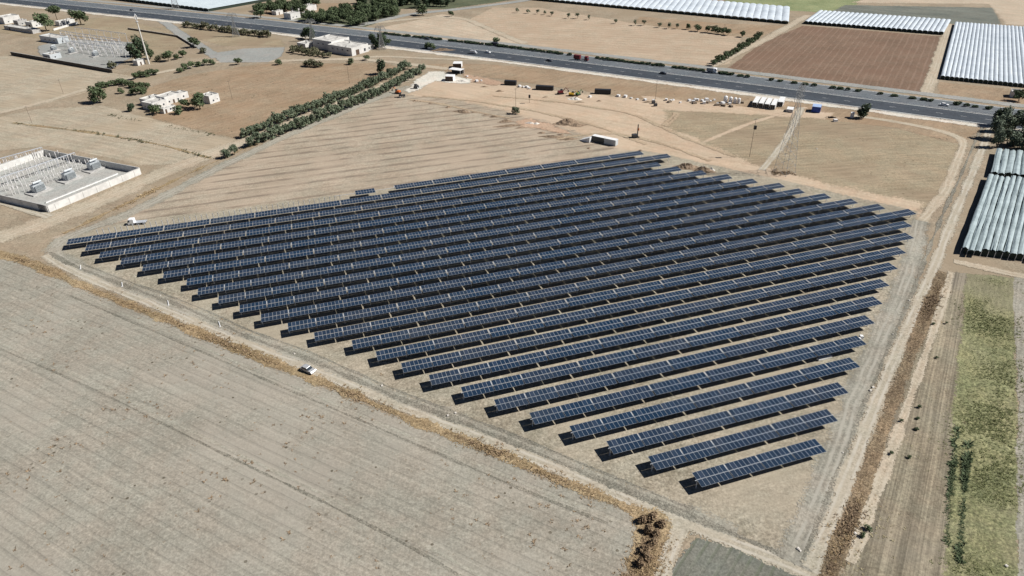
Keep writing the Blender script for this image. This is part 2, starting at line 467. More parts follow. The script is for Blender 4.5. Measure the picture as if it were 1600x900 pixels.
sheet('sandy_yard', [(1000, 150), (1060, 156), (1170, 168), (1300, 176), (1290, 186), (1160, 178), (1040, 172)], M_YARD, 5, 1)
sheet('gravel_site', [(62, 392), (100, 370), (200, 346), (600, 296), (1000, 234), (1060, 246), (1260, 290), (1432, 330), (1440, 380), (1420, 450), (1385, 560), (1330, 680), (1290, 800), (1265, 880),
                      (1240, 880), (1080, 824), (950, 772), (700, 660), (520, 584), (300, 492), (120, 412)], M_SITE, 3)
# fallow field, crops at the near edge
sheet('fallow_field', [(-350, 330)] + [(-60, 390), (0, 403), (25, 408), (62, 423), (95, 438), (125, 451), (162, 466), (200, 482), (250, 501), (300, 522), (350, 542), (400, 563), (425, 572), (500, 602), (550, 622), (600, 644), (650, 665), (690, 680), (725, 693), (787, 717), (850, 745), (925, 778), (975, 795), (1000, 806)] + [(992, 830), (988, 870), (975, 900), (950, 1050), (500, 1200), (-250, 1200), (-600, 600)], M_FALLOW, 2.5)
sheet('crop_field', [(1088, 838), (1150, 856), (1210, 882), (1250, 900), (1330, 940), (1300, 1100), (960, 1100), (1035, 905)], M_GREYF, 2)
sheet('straw_field', [(1478, 425), (1512, 428), (1502, 620), (1480, 900), (1460, 1100), (1220, 1100), (1320, 885), (1400, 640), (1450, 500)], M_STRAWF, 1.5)
sheet('crop_field', [(1510, 428), (1586, 434), (1590, 650), (1592, 900), (1600, 1100), (1450, 1100), (1477, 890), (1490, 640)], M_GREENF, 2)
sheet('field', [(1604, 436), (1800, 470), (1900, 900), (1800, 1100), (1625, 1000), (1612, 650)], M_BROWNF, 2)
sheet('farm_lane', [(1585, 430), (1602, 432), (1608, 650), (1612, 900), (1625, 1100), (1600, 1100), (1591, 900), (1589, 650)], M_ROADR, .8)
M_WHEEL = soil('wheel_marks', (.245, .228, .186), (.34, .32, .27))
# tracks
strip('dirt_lane', [(-120, 400), (0, 372), (60, 352), (150, 318), (240, 276), (330, 240), (420, 208), (520, 168), (600, 136), (650, 118)], 12, M_DIRT, 5, 1)
strip('perimeter_track', [(640, 135), (560, 165), (430, 220), (330, 268), (260, 305), (190, 340), (120, 364), (84, 376), (68, 388), (84, 400), (125, 420), (200, 452), (262, 474), (325, 502), (387, 533), (475, 560), (550, 596), (625, 628), (712, 660), (775, 686), (862, 722), (950, 760), (1020, 788), (1075, 812), (1150, 838)], 6.0, M_ROADG, 3, .6)
strip('perimeter_track', [(72, 398), (100, 418), (150, 440), (225, 471), (300, 503), (375, 537), (425, 554), (482, 577), (575, 614), (650, 647), (725, 675), (812, 707), (900, 747), (950, 769), (1012, 793), (1062, 816), (1100, 832), (1150, 847), (1210, 872), (1260, 891), (1330, 925)], 3.3, M_TRACK, 1.6, .3)
strip('churned_ditch', [(78, 394), (87, 405), (125, 419), (200, 449), (262, 470), (325, 496), (387, 528), (475, 556), (550, 592), (625, 623), (712, 656), (775, 681), (862, 717), (950, 756), (1020, 783), (1075, 806), (1150, 836), (1210, 861), (1245, 876)], 1.5, M_DITCH, 1.3, .5)
strip('churned_ditch', [(130, 413), (205, 442), (267, 463), (330, 488), (395, 520), (480, 547), (556, 583), (632, 615), (720, 648), (785, 673), (872, 708), (960, 747), (1030, 774), (1085, 797)], .8, M_DITCH, .7, .3)
strip('wheel_track', [(110, 455), (200, 494), (300, 536), (420, 588), (520, 630), (640, 682), (760, 732), (880, 782), (960, 812)], .7, M_WHEEL, .6, .15)
strip('wheel_track', [(110, 462), (200, 501), (300, 543), (420, 596), (520, 638), (640, 690), (760, 741), (880, 791), (950, 818)], .6, M_DITCH, .5, .15)
strip('wheel_track', [(-40, 520), (150, 600), (330, 690), (520, 780), (700, 870), (800, 930)], .6, M_WHEEL, .5, .2)
strip('wheel_track', [(-40, 528), (150, 609), (330, 700), (520, 791), (690, 880), (780, 940)], .5, M_DITCH, .4, .2)
strip('dirt_lane', [(1066, 818), (1052, 850), (1030, 900), (1000, 970), (970, 1060)], 3.8, M_TRACK, 1.4, .2)
strip('haul_road', [(1238, 880), (1267, 812), (1287, 762), (1307, 712), (1328, 640), (1346, 600), (1370, 545), (1392, 495), (1420, 430), (1438, 345)], 6.0, M_ROADR, 3, .5)
strip('haul_road', [(1440, 345), (1478, 300), (1500, 240), (1510, 218), (1480, 206), (1400, 190), (1330, 180)], 4.0, M_DIRT, 2, .3)
strip('churned_ditch', [(1252, 880), (1275, 825), (1300, 757), (1321, 707), (1350, 634), (1363, 605), (1395, 527), (1421, 470), (1447, 400), (1473, 335), (1499, 280), (1524, 220), (1540, 190)], 1.2, M_DITCH, 1.8, .4)
strip('dirt_lane', [(1268, 890), (1297, 815), (1326, 755), (1341, 700), (1371, 625), (1382, 595), (1415, 520), (1438, 470), (1468, 395), (1498, 320), (1520, 270), (1540, 220), (1548, 195)], 3.4, M_TRACK, 2, .4)
strip('weed_strip', [(1270, 960), (1303, 878), (1336, 800), (1376, 680), (1398, 620), (1436, 520), (1466, 445), (1474, 425)], 3.4, M_WEED, 1.6, .5)
strip('dirt_lane', [(1330, 880), (1362, 790), (1402, 680), (1440, 570), (1475, 470), (1486, 425)], 2.2, M_DIRT, 1.2, .3)
strip('dirt_lane', [(1490, 408), (1540, 420), (1600, 432), (1750, 460)], 3.4, M_DIRT, 1.2, .3)
strip('dirt_lane', [(1100, 222), (1140, 205), (1180, 190), (1230, 175), (1260, 168)], 2.6, M_YARD, 1.6, .3)
strip('dirt_lane', [(1190, 266), (1205, 248), (1222, 228), (1238, 200), (1252, 168)], 3.2, M_TRACK, 1.8, .3)
strip('verge', [(-60, 384), (0, 397), (25, 402), (62, 417), (95, 432), (125, 445), (162, 460), (200, 476), (250, 495), (300, 516), (350, 536), (400, 557), (425, 566), (500, 596), (550, 616), (600, 638), (650, 659), (690, 674), (725, 687), (787, 711), (850, 739), (925, 772), (975, 789), (1000, 800)], 2.6, M_VERGE, 2.4, .9)
sheet('weed_patch', [(985, 798), (1020, 800), (1046, 812), (1043, 842), (1026, 872), (1010, 910), (985, 960), (980, 900), (992, 850), (990, 820)], M_VERGE, 2.5, .8, 3)
strip('verge', [(100, 365), (190, 322), (310, 264), (420, 216), (520, 176)], 1.6, M_VERGE, 3, .8)
strip('verge', [(20, 192), (150, 208), (260, 228), (330, 248)], 1.2, M_VERGE, 2.5, .7)
# far tracks and roads
strip('farm_road', [(-60, 190), (60, 162), (150, 135), (240, 115), (300, 104), (340, 96), (420, 96), (470, 94), (560, 92), (640, 100), (700, 108)], 6, M_DIRT, 2.5, .4)
sheet('road_apron', [(330, 84), (380, 76), (445, 74), (440, 88), (420, 97), (345, 98)], M_SERV, 3, .5)
strip('farm_road', [(340, 90), (310, 70), (280, 52), (262, 38), (245, 28)], 8, M_SERV, 3, .4)
strip('farm_road', [(540, 92), (600, 88), (680, 92), (760, 94)], 4, M_DIRT, 2, .4)
strip('farm_road', [(585, 36), (640, 30), (690, 26), (730, 30), (780, 52), (820, 68)], 7, M_DIRT, 3, .5)
strip('farm_road', [(560, 40), (640, 22), (720, 14), (800, 4), (860, -6)], 9, M_SERV, 4, .5)
strip('farm_road', [(1110, 104), (1150, 84), (1200, 60), (1262, 24)], 7, M_DIRT, 3, .4)
strip('farm_road', [(1447, 148), (1462, 110), (1474, 70), (1484, 38)], 7, M_DIRT, 3, .4)

# motorway: carriageways, median, kerbs, lines
UP = [(-200, -33), (0, -9), (100, 1), (200, 11), (400, 30), (620, 54.5), (800, 74), (900, 87), (1000, 99), (1100, 111), (1200, 124.5), (1300, 137), (1400, 150), (1500, 164), (1600, 177), (1750, 197)]
LO = [(-200, -18), (0, 2.5), (100, 13.5), (200, 23.5), (400, 45), (620, 72), (800, 94.5), (900, 107), (1000, 120), (1100, 132), (1200, 146), (1300, 158.5), (1400, 171.5), (1500, 184), (1600, 196), (1750, 215)]
def between(t): return [flat(g(*a)).lerp(flat(g(*b)), t) for a, b in zip(UP, LO)]
roadw = sum((flat(g(*a)) - flat(g(*b))).length for a, b in zip(UP, LO)) / len(UP)
ax = between(.5)
def fitline(pts):
    n = len(pts); c = sum(pts, Vector((0, 0))) / n
    sxx = sum((p.x - c.x) ** 2 for p in pts); sxy = sum((p.x - c.x) * (p.y - c.y) for p in pts)
    d = Vector((1, sxy / sxx)).normalized(); return c, d
rc, rd = fitline(ax[1:-1]); rn = Vector((-rd.y, rd.x))
print('motorway width', roadw, 'dev', [round((p - rc).dot(rn), 1) for p in ax])
HALF = 15.0
def road_line(off, a=-1500, b=1500):
    # the motorway bends slightly: follow the surveyed axis
    pts = smooth(densify(ax, 25, False), False, 6); out = []
    for i, p in enumerate(pts):
        t = (pts[min(i + 1, len(pts) - 1)] - pts[max(i - 1, 0)]).normalized()
        out.append(p + Vector((-t.y, t.x)) * off)
    return out
W2 = roadw / 2
strip('roadside_spoil', None, 5.5, M_PEXC, 3, .8, world=road_line(-W2 - 2.2), smooth_it=1)
strip('motorway', None, W2 * .98, M_ASPH, .3, 0, world=road_line(-W2 * .46), smooth_it=1)
strip('motorway', None, W2 * .86, M_ASPHL, .3, 0, world=road_line(W2 * .46), smooth_it=1)
strip('median', None, 1.4, M_ASPHL, .3, 0, world=road_line(W2 * .02), smooth_it=1)
strip('service_road', None, 7, M_SERV, 2, .4, world=road_line(W2 + 5.5), smooth_it=1)
M_LINE = soil('road_paint', (.62, .62, .60), (.78, .78, .76), fade=True, bump=0, rag=.4)
for off in (-W2 * .90, -W2 * .04, W2 * .08, W2 * .84):
    strip('road_marking', None, .3, M_LINE, .08, 0, world=road_line(off), smooth_it=1)
lm = MB(); lz = next_z()
for off in (-W2 * .47, W2 * .46):
    pts = densify(road_line(off), 11, False)
    for i in range(0, len(pts) - 1):
        p = pts[i]; t = (pts[i + 1] - p).normalized(); q = p + t * 3.2; nn = Vector((-t.y, t.x)) * .08
        lm.poly([(p.x - nn.x, p.y - nn.y, lz), (q.x - nn.x, q.y - nn.y, lz), (q.x + nn.x, q.y + nn.y, lz), (p.x + nn.x, p.y + nn.y, lz)])
M_DASH = plain('lane_paint', (.7, .7, .68), .8)
tag(lm.build('road_marking', M_DASH), kind='structure')
def barrier(off, label):
    pts = densify(road_line(off), 12, False); mb = MB()
    rail, posts = MB(), MB(); posts.box((0, 0, .4), (.12, .12, .8)); pme = posts.mesh('post', [GALV]); spots = []
    for i in range(len(pts) - 1):
        p, q = pts[i], pts[i + 1]; a = math.atan2(q.y - p.y, q.x - p.x); c = (p + q) / 2
        rail.box((c.x, c.y, .62), ((q - p).length + .02, .08, .32), a)
        spots.append((p, a))
    t = thing('guard_rail', (0, 0, 0), 0, label, 'guard rail')
    rail.build('rail', GALV, t)
    for p, a in spots: part('post', pme, t, (p.x, p.y, 0), a)
barrier(W2 * .02, 'galvanised guard rail along the middle of the motorway')
barrier(-W2 - .6, 'galvanised guard rail on the solar farm side of the motorway')

# ------------------------------------------------------------------ solar trackers
TILT = Matrix.Rotation(R_(2.5), 3, 'X')
MW, ML = 1.134, 2.02
BAY = 8.2
def table_mesh(nm, nb):
    """two rows of framed modules; origin at the left end of the torque tube, x along the row"""
    mb = MB(); n = 7 * nb; L = n * MW + (nb - 1) * .10
    x0 = 0.12
    for k in range(n):
        x = x0 + k * MW + MW / 2 + (k // 7) * .10 * (1 if nb > 1 else 0)
        for s in (-1, 1):
            cy = s * (ML / 2 + .07)
            def P(dx, dy, dz): return tuple(TILT @ Vector((x + dx, cy + dy, dz)))
            hx, hy, fr = MW / 2 - .012, ML / 2, .030
            # frame ring on top
            o = [(-hx, -hy), (hx, -hy), (hx, hy), (-hx, hy)]; i_ = [(-hx + fr, -hy + fr), (hx - fr, -hy + fr), (hx - fr, hy - fr), (-hx + fr, hy - fr)]
            for e in range(4):
                a, b = e, (e + 1) % 4
                mb.poly([P(*o[a], .12), P(*o[b], .12), P(*i_[b], .12), P(*i_[a], .12)], 0)
                mb.poly([P(*o[b], .12), P(*o[a], .12), P(*o[a], .08), P(*o[b], .08)], 0)
            for q0, q1 in ((-hy + fr, hy - fr),):
                mb.poly([P(-hx + fr, q0, .117), P(hx - fr, q0, .117), P(hx - fr, q1, .117), P(-hx + fr, q1, .117)], 1)
            mb.poly([P(-hx, -hy, .08), P(-hx, hy, .08), P(hx, hy, .08), P(hx, -hy, .08)], 2)
    return mb.mesh(nm, [ALU, CELL, STEELD])
T7, T14 = table_mesh('panel_table', 1), table_mesh('panel_table', 2)
pm = MB(); pm.box((0, 0, (HP - .1) / 2), (.16, .22, HP - .1)); pm.box((0, 0, HP - .02), (.12, .42, .24)); POST = pm.mesh('post', [GALV])
dm = MB(); dm.box((0, 1.12, .05), (.22, 1.5, .07), 0, 0, TILT); dm.box((0, .1, -.06), (.2, .26, .2)); DRIVE = dm.mesh('bearing_arm', [GALV])

LE = [(106, 376), (135, 385), (157, 395), (190, 405), (224, 413), (256, 425), (292, 436), (309, 453), (341, 465), (374, 477), (407, 491), (449, 507), (490, 521), (549, 534), (586, 549), (626, 569), (669, 587), (719, 606), (771, 626), (826, 646), (888, 666), (947, 692), (1012, 716), (1080, 740)]
RE = [(1039, 242), (1021, 254), (1054, 261), (1094, 267), (1135, 272), (1174, 280), (1216, 286), (1246, 295), (1286, 304), (1327, 312), (1370, 320), (1417, 329), (1412, 347), (1414, 365), (1404, 387), (1391, 411), (1374, 436), (1364, 464), (1352, 492), (1337, 525), (1327, 559), (1309, 597), (1294, 640), (1273, 686)]
ct, st_ = math.cos(TH), math.sin(TH)
ROW0 = 2.2596287132 * 117.0
def along(u, v):
    p = g(u, v, HP); return p.x * ct + p.y * st_
def row_point(s, i):
    n = ROW0 - PER * i - 2.09        # centre line of row i (the survey follows the upper edge)
    return Vector((s * ct - n * st_, s * st_ + n * ct, 0))
def tracker(i, s0, nb, label, pattern=None):
    o = row_point(s0, i)
    t = thing('solar_tracker_row', o, TH, label, 'solar panels', 'rows of solar trackers')
    pat = pattern or ([1] * nb if nb <= 4 else [1, 1] + [2] * ((nb - 4) // 2) + [1] * (nb % 2) + [1, 1])
    x = 0.0; first = True
    for k in pat:
        if k > 0:
            part('panel_table', T7 if k == 1 else T14, t, (x, 0, HP)).rotation_euler = (R_(random.uniform(-.9, .9)), 0, 0)
            if not first: part('bearing_arm', DRIVE, t, (x - .02, 0, HP))
            first = False
        x += BAY * abs(k)
    m = MB(); m.tube((-.3, 0, HP - .02), (x + .1, 0, HP - .02), .075, n=6); m.build('torque_tube', GALV, t)
    for k in range(int(round(x / BAY)) + 1):
        part('post', POST, t, (min(max(k * BAY, .25), x - .4), 0, 0))
    return t
NR = len(LE)
for i in range(NR):
    s0 = along(*LE[i]); s1 = along(*RE[i]); nb = max(4, round((s1 - s0) / BAY))
    if i == 0: lab = 'longest row of solar panels, second from the far edge of the farm'
    elif i == NR - 1: lab = 'shortest row of solar panels, nearest row at the lower tip of the farm'
    else: lab = nth(NR - i) + ' row of solar panels counting from the nearest, lower tip of the farm'
    tracker(i, s0, nb, lab)
sA, sB = along(554, 299), along(997, 236)
tracker(-1, sA - BAY, int(round((sB - sA) / BAY)) + 1, 'unfinished farthest row of solar panels with bare tube and missing tables',
        [-1, 1, -1] + [-1] * 0 + [2] * ((int(round((sB - sA) / BAY)) - 2) // 2))
# bare piles of the row still to come
pl = MB(); pl.box((0, 0, 1.25), (.2, .2, 2.5)); PILE = pl.mesh('pile', [GALV])
pile0 = None; s = along(150, 361)
while s < along(533, 304):
    p = row_point(s, -1) + Vector((random.uniform(-.1, .1), random.uniform(-.1, .1), 0))
    if pile0 is None:
        pile0 = bpy.data.objects.new('steel_pile', PILE); COL.objects.link(pile0); pile0.location = p
        tag(pile0, 'bare steel pile standing in the line beyond the farthest solar panels', 'steel pile', 'bare steel piles awaiting solar panels')
    else: dup(pile0, p)
    s += 2.05

# ------------------------------------------------------------------ plants
def crown_mesh(nm, mat, n, rx, ry, h0, h1, leaf, lobes=6, seed=0, conical=0.0):
    rnd = random.Random(seed); mb = MB(); cs = []
    for k in range(lobes):
        a = 2 * math.pi * k / lobes + rnd.uniform(-.4, .4); d = rnd.uniform(.25, .62); z = rnd.uniform(.2, .8)
        d *= (1 - conical * z)
        cs.append((Vector((math.cos(a) * d * rx, math.sin(a) * d * ry, h0 + z * (h1 - h0))), rnd.uniform(.36, .55) * (1 - .4 * conical * z)))
    cs.append((Vector((0, 0, h0 + .62 * (h1 - h0))), .55))
    for k in range(n):
        c, r = cs[rnd.randrange(len(cs))]
        d = Vector((rnd.gauss(0, 1), rnd.gauss(0, 1), rnd.gauss(0, 1))).normalized() * (r * rnd.uniform(.55, 1.05))
        p = c + Vector((d.x * rx, d.y * ry, d.z * (h1 - h0) * .62))
        if p.z < h0 * .7: p.z = h0 * .7 + rnd.uniform(0, .3)
        nrm = (d + Vector((rnd.uniform(-.7, .7), rnd.uniform(-.7, .7), rnd.uniform(-.2, .9)))).normalized()
        a = nrm.orthogonal().normalized(); b = nrm.cross(a); t = rnd.uniform(0, 6.28)
        a, b = a * math.cos(t) + b * math.sin(t), b * math.cos(t) - a * math.sin(t)
        l = leaf * rnd.uniform(.6, 1.3); w = l * rnd.uniform(.5, .8)
        mb.poly([p - a * l, p - b * w * .8, p + a * l, p + b * w])
    return mb.mesh(nm, [mat])

def trunk_mesh(nm, h, r, seed=0, lean=.15):
    rnd = random.Random(seed); mb = MB(); p = Vector((0, 0, -.1)); top = Vector((rnd.uniform(-lean, lean) * h, rnd.uniform(-lean, lean) * h, h * .55))
    mb.tube(p, top, r, r * .65, 7)
    for k in range(4):
        a = 1.57 * k + rnd.uniform(-.5, .5)
        q = top + Vector((math.cos(a) * h * .28, math.sin(a) * h * .28, h * rnd.uniform(.2, .42)))
        mb.tube(top, q, r * .5, r * .15, 5)
    return mb.mesh(nm, [BARK])

KIND = {}
def make_kind(key, name, mat, n, rx, h0, h1, leaf, lobes=6, conical=0, trunk=True, var=3, rough=1.0):
    KIND[key] = (name, [(crown_mesh('crown' if trunk else name, mat, n, rx * random.uniform(.9, 1.1), rx * random.uniform(.85, 1.15), h0, h1, leaf, lobes, 11 * v + len(KIND) * 71, conical),
                         trunk_mesh('trunk', h1, max(.09, h1 * .03), v + 5) if trunk else None) for v in range(var)])
make_kind('olive', 'olive_tree', OLIVE, 760, 3.0, .7, 5.4, .40, 7, var=5)
make_kind('round', 'round_tree', GREENL, 900, 3.4, 1.4, 6.6, .42, 8, var=3)
make_kind('pine', 'umbrella_pine', GREENL, 1100, 6.0, 5.0, 9.5, .55, 9, var=2)
make_kind('dark', 'dark_tree', CONIF, 900, 3.2, .8, 8.0, .42, 8, .3, var=3)
make_kind('pale', 'pine_tree', PINEL, 1000, 3.6, 1.0, 9.5, .45, 9, .45, var=4)
make_kind('shrub', 'shrub', SHRUBL, 260, 1.3, .2, 1.9, .24, 6, trunk=False, var=4)
make_kind('bush', 'bush', GREENL, 380, 1.9, .3, 2.7, .30, 6, trunk=False, var=4)
make_kind('hedge', 'median_bush', CONIF, 420, 1.25, .1, 2.0, .36, 6, trunk=False, var=3)
make_kind('sapling', 'sapling', OLIVE, 260, 1.5, .9, 3.4, .26, 5, var=3)

def plant(key, u, v, label, cat, scale=1.0, group=None, world=None, sx=1.0, sz=1.0):
    name, vs = KIND[key]; cm, tm = random.choice(vs)
    loc = world or g(u, v); rz = random.uniform(0, 6.28) if sx == 1.0 else 0
    k = scale * random.uniform(.88, 1.12) * (1.25 if key in ('round', 'dark', 'bush', 'shrub', 'pale', 'sapling') else 1.0)
    if tm is None:
        o = bpy.data.objects.new(name, cm); COL.objects.link(o); o.location = lift(loc); o.rotation_euler = (0, 0, rz)
    else:
        o = thing(name, loc, rz); part('crown', cm, o); part('trunk', tm, o)
    q = random.uniform; o.scale = (k * sx * q(.85, 1.2), k * q(.85, 1.2), k * sz * q(.82, 1.18))
    return tag(o, label, cat, group)

def poly_pts(pts, n):
    P = [g(*p) for p in pts]; ds = [(P[i + 1] - P[i]).length for i in range(len(P) - 1)]; tot = sum(ds); out = []
    for k in range(n):
        d = tot * k / max(1, n - 1)
        for i, l in enumerate(ds):
            if d <= l or i == len(ds) - 1: out.append(P[i].lerp(P[i + 1], min(1, d / l))); break
            d -= l
    return out

for k, (u, v, sz) in enumerate([(1436, 637, .55), (1433, 655, .5), (1431, 672, .55), (1408, 659, .5), (1356, 828, .7), (1347, 839, .65), (1392, 710, .5), (1420, 716, .5), (1478, 506, .4), (1458, 507, .45), (1463, 560, .4)]):
    plant('bush', u, v, 'low dark bush, ' + nth(k + 1) + ' of those scattered on the straw strips at the lower right', 'bush', sz * .5, 'low dark bushes on the straw strips')
make_kind('deadbush', 'dead_bush', BROWNL, 420, 1.2, .1, 1.7, .20, 7, trunk=False, var=3)
for k, (u, v) in enumerate([(1003, 815), (1018, 812), (1033, 821), (1025, 836), (1012, 832), (1020, 850), (1008, 862), (1000, 884), (1012, 874)]):
    plant('deadbush', u, v, 'brown dead bush, ' + nth(k + 1) + ' in the weedy corner of the fallow field by the track bend', 'bush', random.uniform(.8, 1.25), 'dead bushes in the weedy field corner')
# double row of olives beside the lane
for k, p in enumerate(poly_pts([(383, 215), (450, 188), (520, 161), (580, 136), (636, 108)], 34)):
    plant('olive', 0, 0, 'olive tree, ' + nth(k + 1) + ' from the lower left in the farther row', 'tree', 1.0, 'olive trees in a double row', p + Vector((random.uniform(-.2, .2), random.uniform(-.2, .2), 0)))
for k, p in enumerate(poly_pts([(392, 230), (470, 200), (540, 172), (600, 145), (660, 114)], 34)):
    plant('olive', 0, 0, 'olive tree, ' + nth(k + 1) + ' from the lower left in the nearer row', 'tree', 1.0, 'olive trees in a double row', p + Vector((random.uniform(-.2, .2), random.uniform(-.2, .2), 0)))
plant('olive', 355, 247, 'lone olive tree at the lower left end of the double row', 'tree', .8)
plant('olive', 367, 242, 'small olive tree between the lone olive and the double row', 'tree', .8)
# row of young trees beside the red brown field
for k, p in enumerate(poly_pts([(1115, 103), (1140, 90), (1165, 75), (1185, 62)], 15)):
    plant('round', 0, 0, 'green tree, ' + nth(k + 1) + ' from the motorway beside the red brown field', 'tree', .62, 'green trees beside the red brown field', p)
# loose line of trees across the far field
for k, (u, v) in enumerate([(808, 20), (825, 21), (840, 22), (851, 23), (862, 25), (888, 29), (902, 29), (920, 31), (962, 37), (992, 40), (1006, 40), (1030, 43), (1045, 45), (1058, 45), (1075, 46), (1090, 49), (1105, 51), (1116, 52), (1122, 53), (1130, 54), (1137, 55), (1160, 58)]):
    plant('sapling' if k < 14 else 'round', u, v, 'small tree, ' + nth(k + 1) + ' from the left in the line across the far field', 'tree', 1.1 if k < 14 else .62, 'trees in a loose line across the far field')
# trees one can pick out
SP = [('pine', 90, 33, 'broad umbrella pine above the white farmhouse in the upper left corner', 1.0), ('round', 127, 39, 'round tree at the right of the umbrella pine', 1.35),
      ('round', 73, 49, 'round dark tree below the umbrella pine, in front of the white house', 1.35),
      ('dark', 213, 97, 'tall dark tree touching the pale mast beside the substation', 1.15), ('dark', 222, 88, 'dark tree behind the pale mast beside the substation', 1.0),
      ('round', 236, 92, 'rounded tree right of the pale mast', .8), ('shrub', 248, 96, 'grey green shrub in the group right of the mast', 1.5), ('round', 263, 96, 'green tree below the walled lane, right of the mast', .9),
      ('bush', 276, 93, 'low bush right of the green tree by the walled lane', 1.0), ('bush', 286, 90, 'bush at the end of the walled lane', 1.2), ('bush', 305, 74, 'dark bush on the far corner of the walled lane', 1.5), ('shrub', 318, 83, 'shrub beside the road apron', 1.5),
      ('shrub', 175, 107, 'grey bare shrub at the right end of the dark substation wall', 2.0),
      ('dark', 487, 62, 'dark tree standing at the left of the white factory', 1.0), ('dark', 478, 60, 'leftmost dark tree behind the factory by the motorway', .9),
      ('dark', 585, 76, 'big dark tree at the right end of the white factory', 1.2), ('dark', 597, 74, 'dark tree right of the factory, nearest the motorway', 1.0), ('bush', 607, 70, 'bush between factory trees and motorway', 1.0),
      ('dark', 596, 116, 'round dark tree by itself at the top of the olive rows', .95),
      ('bush', 548, 101, 'small clipped bush below the factory', 1.2), ('bush', 573, 94, 'low bush right of the clipped bush below the factory', 1.2),
      ('round', 157, 160, 'bushy green tree left of the white farm cottage', .95), ('bush', 150, 162, 'bush at the foot of the green tree left of the cottage', 1.2),
      ('bush', 190, 146, 'lone bush among the garden left of the cottage', 1.0), ('dark', 206, 174, 'dark round bush in front of the cottage, left side', .5),
      ('round', 313, 170, 'round tree between the cottage and the white block', 1.0), ('bush', 290, 168, 'bush in front of the cottage, right side', 1.2), ('bush', 246, 178, 'dark bush in front of the cottage centre', 1.4), ('bush', 280, 178, 'low bush in the field before the cottage', 1.2), ('bush', 238, 174, 'small bush at the cottage wall', .9),
      ('olive', 805, 178, 'lone tree on the bank of the ploughed field beside the yard', .7),
      ('dark', 1348, 185, 'dark green tree by itself beside the motorway', .7), ('dark', 1343, 184, 'smaller dark tree leaning on the lone motorway tree', .5),
      ('round', 1592, 158, 'shrubby tree near the corner of the white greenhouse', .9), ('round', 660, 24, 'round tree standing by the far road junction', 1.2), ('round', 705, 26, 'tiny tree beside the far road junction', .7),
      ('bush', 775, 67, 'bush in the wedge where the far lane meets the motorway', 1.6),
      ('bush', 668, 76, 'dark bush at the near edge of the motorway', 1.5), ('bush', 676, 77, 'second dark bush at the near edge of the motorway', 1.2),
      ('dark', 481, 14, 'cypress like tree behind the far farmyard', 1.2), ('round', 408, 28, 'round tree left of the far farmyard', 1.1)]
for k, u, v, lab, s_ in SP: plant(k, u, v, lab, 'bush' if k in ('bush', 'shrub') else 'tree', s_ * (1.2 if u < 340 else 1.05))
# shrubs along the cottage lane
for k, (u, v) in enumerate([(156, 139), (163, 137), (170, 136), (177, 134), (184, 133), (191, 132), (198, 134), (206, 137), (214, 138), (222, 140), (230, 138), (208, 148), (216, 148), (225, 146), (212, 124), (220, 121), (228, 120), (236, 118), (244, 117), (282, 113), (290, 110), (299, 107), (310, 104), (322, 102), (332, 101), (372, 101), (436, 101)]):
    plant('bush', u, v, 'green bush, ' + nth(k + 1) + ' from the left along the cottage lane', 'bush', 1.25, 'bushes along the cottage lane')
for k, (u, v) in enumerate([(480, 103), (487, 104), (494, 105), (501, 104)]):
    plant('shrub', u, v, 'dusty shrub, ' + nth(k + 1) + ' from the left in the clump below the factory', 'bush', 2.0, 'shrub clump below the factory')
for k, (u, v) in enumerate([(458, 82), (466, 84), (474, 85), (482, 86), (490, 87), (498, 88), (506, 89), (514, 90), (462, 78), (470, 80), (480, 82), (492, 84)]):
    plant('shrub', u, v, 'dusty shrub, ' + nth(k + 1) + ' in the garden before the factory', 'bush', 1.7, 'shrubs in the garden before the factory')
for k, p in enumerate(poly_pts([(290, 42), (340, 48), (390, 55), (418, 58)], 20)):
    plant('shrub', 0, 0, 'roadside shrub, ' + nth(k + 1) + ' from the left between motorway and lane', 'bush', 2.0, 'shrubs on the motorway bank', p)
# bushes on the motorway's far side
hp = road_line(W2 + .6); hk = 0
HED = [(600, 640), (646, 690), (700, 770), (776, 880), (888, 893), (930, 1040), (1050, 1100), (1112, 1146), (1152, 1162), (1166, 1170), (1200, 1208), (1214, 1222), (1232, 1250), (1254, 1262), (1268, 1276), (1296, 1318), (1322, 1328), (1334, 1346), (1370, 1382), (1388, 1406), (1418, 1434), (1440, 1446), (1448, 1458), (1490, 1497), (1504, 1530), (1538, 1548), (1560, 1582), (1588, 1600)]
for a, b in HED:
    y = lambda u: next(p[1] + (q[1] - p[1]) * (u - p[0]) / (q[0] - p[0]) for p, q in zip(UP, UP[1:]) if p[0] <= u <= q[0]) + 1.2
    P, Q = g(a, y(a)), g(b, y(b)); n = max(1, int((Q - P).length / 3.4))
    for k in range(n):
        hk += 1; p = P.lerp(Q, (k + .5) / n)
        plant('hedge', 0, 0, 'low dark bush, ' + nth(hk) + ' from the left along the motorway' if hk < 100 else None, 'bush', .85, 'low dark bushes along the motorway', p + Vector((0, random.uniform(-.3, .3), 0)), sx=1.9)
        o = COL.objects[-1]
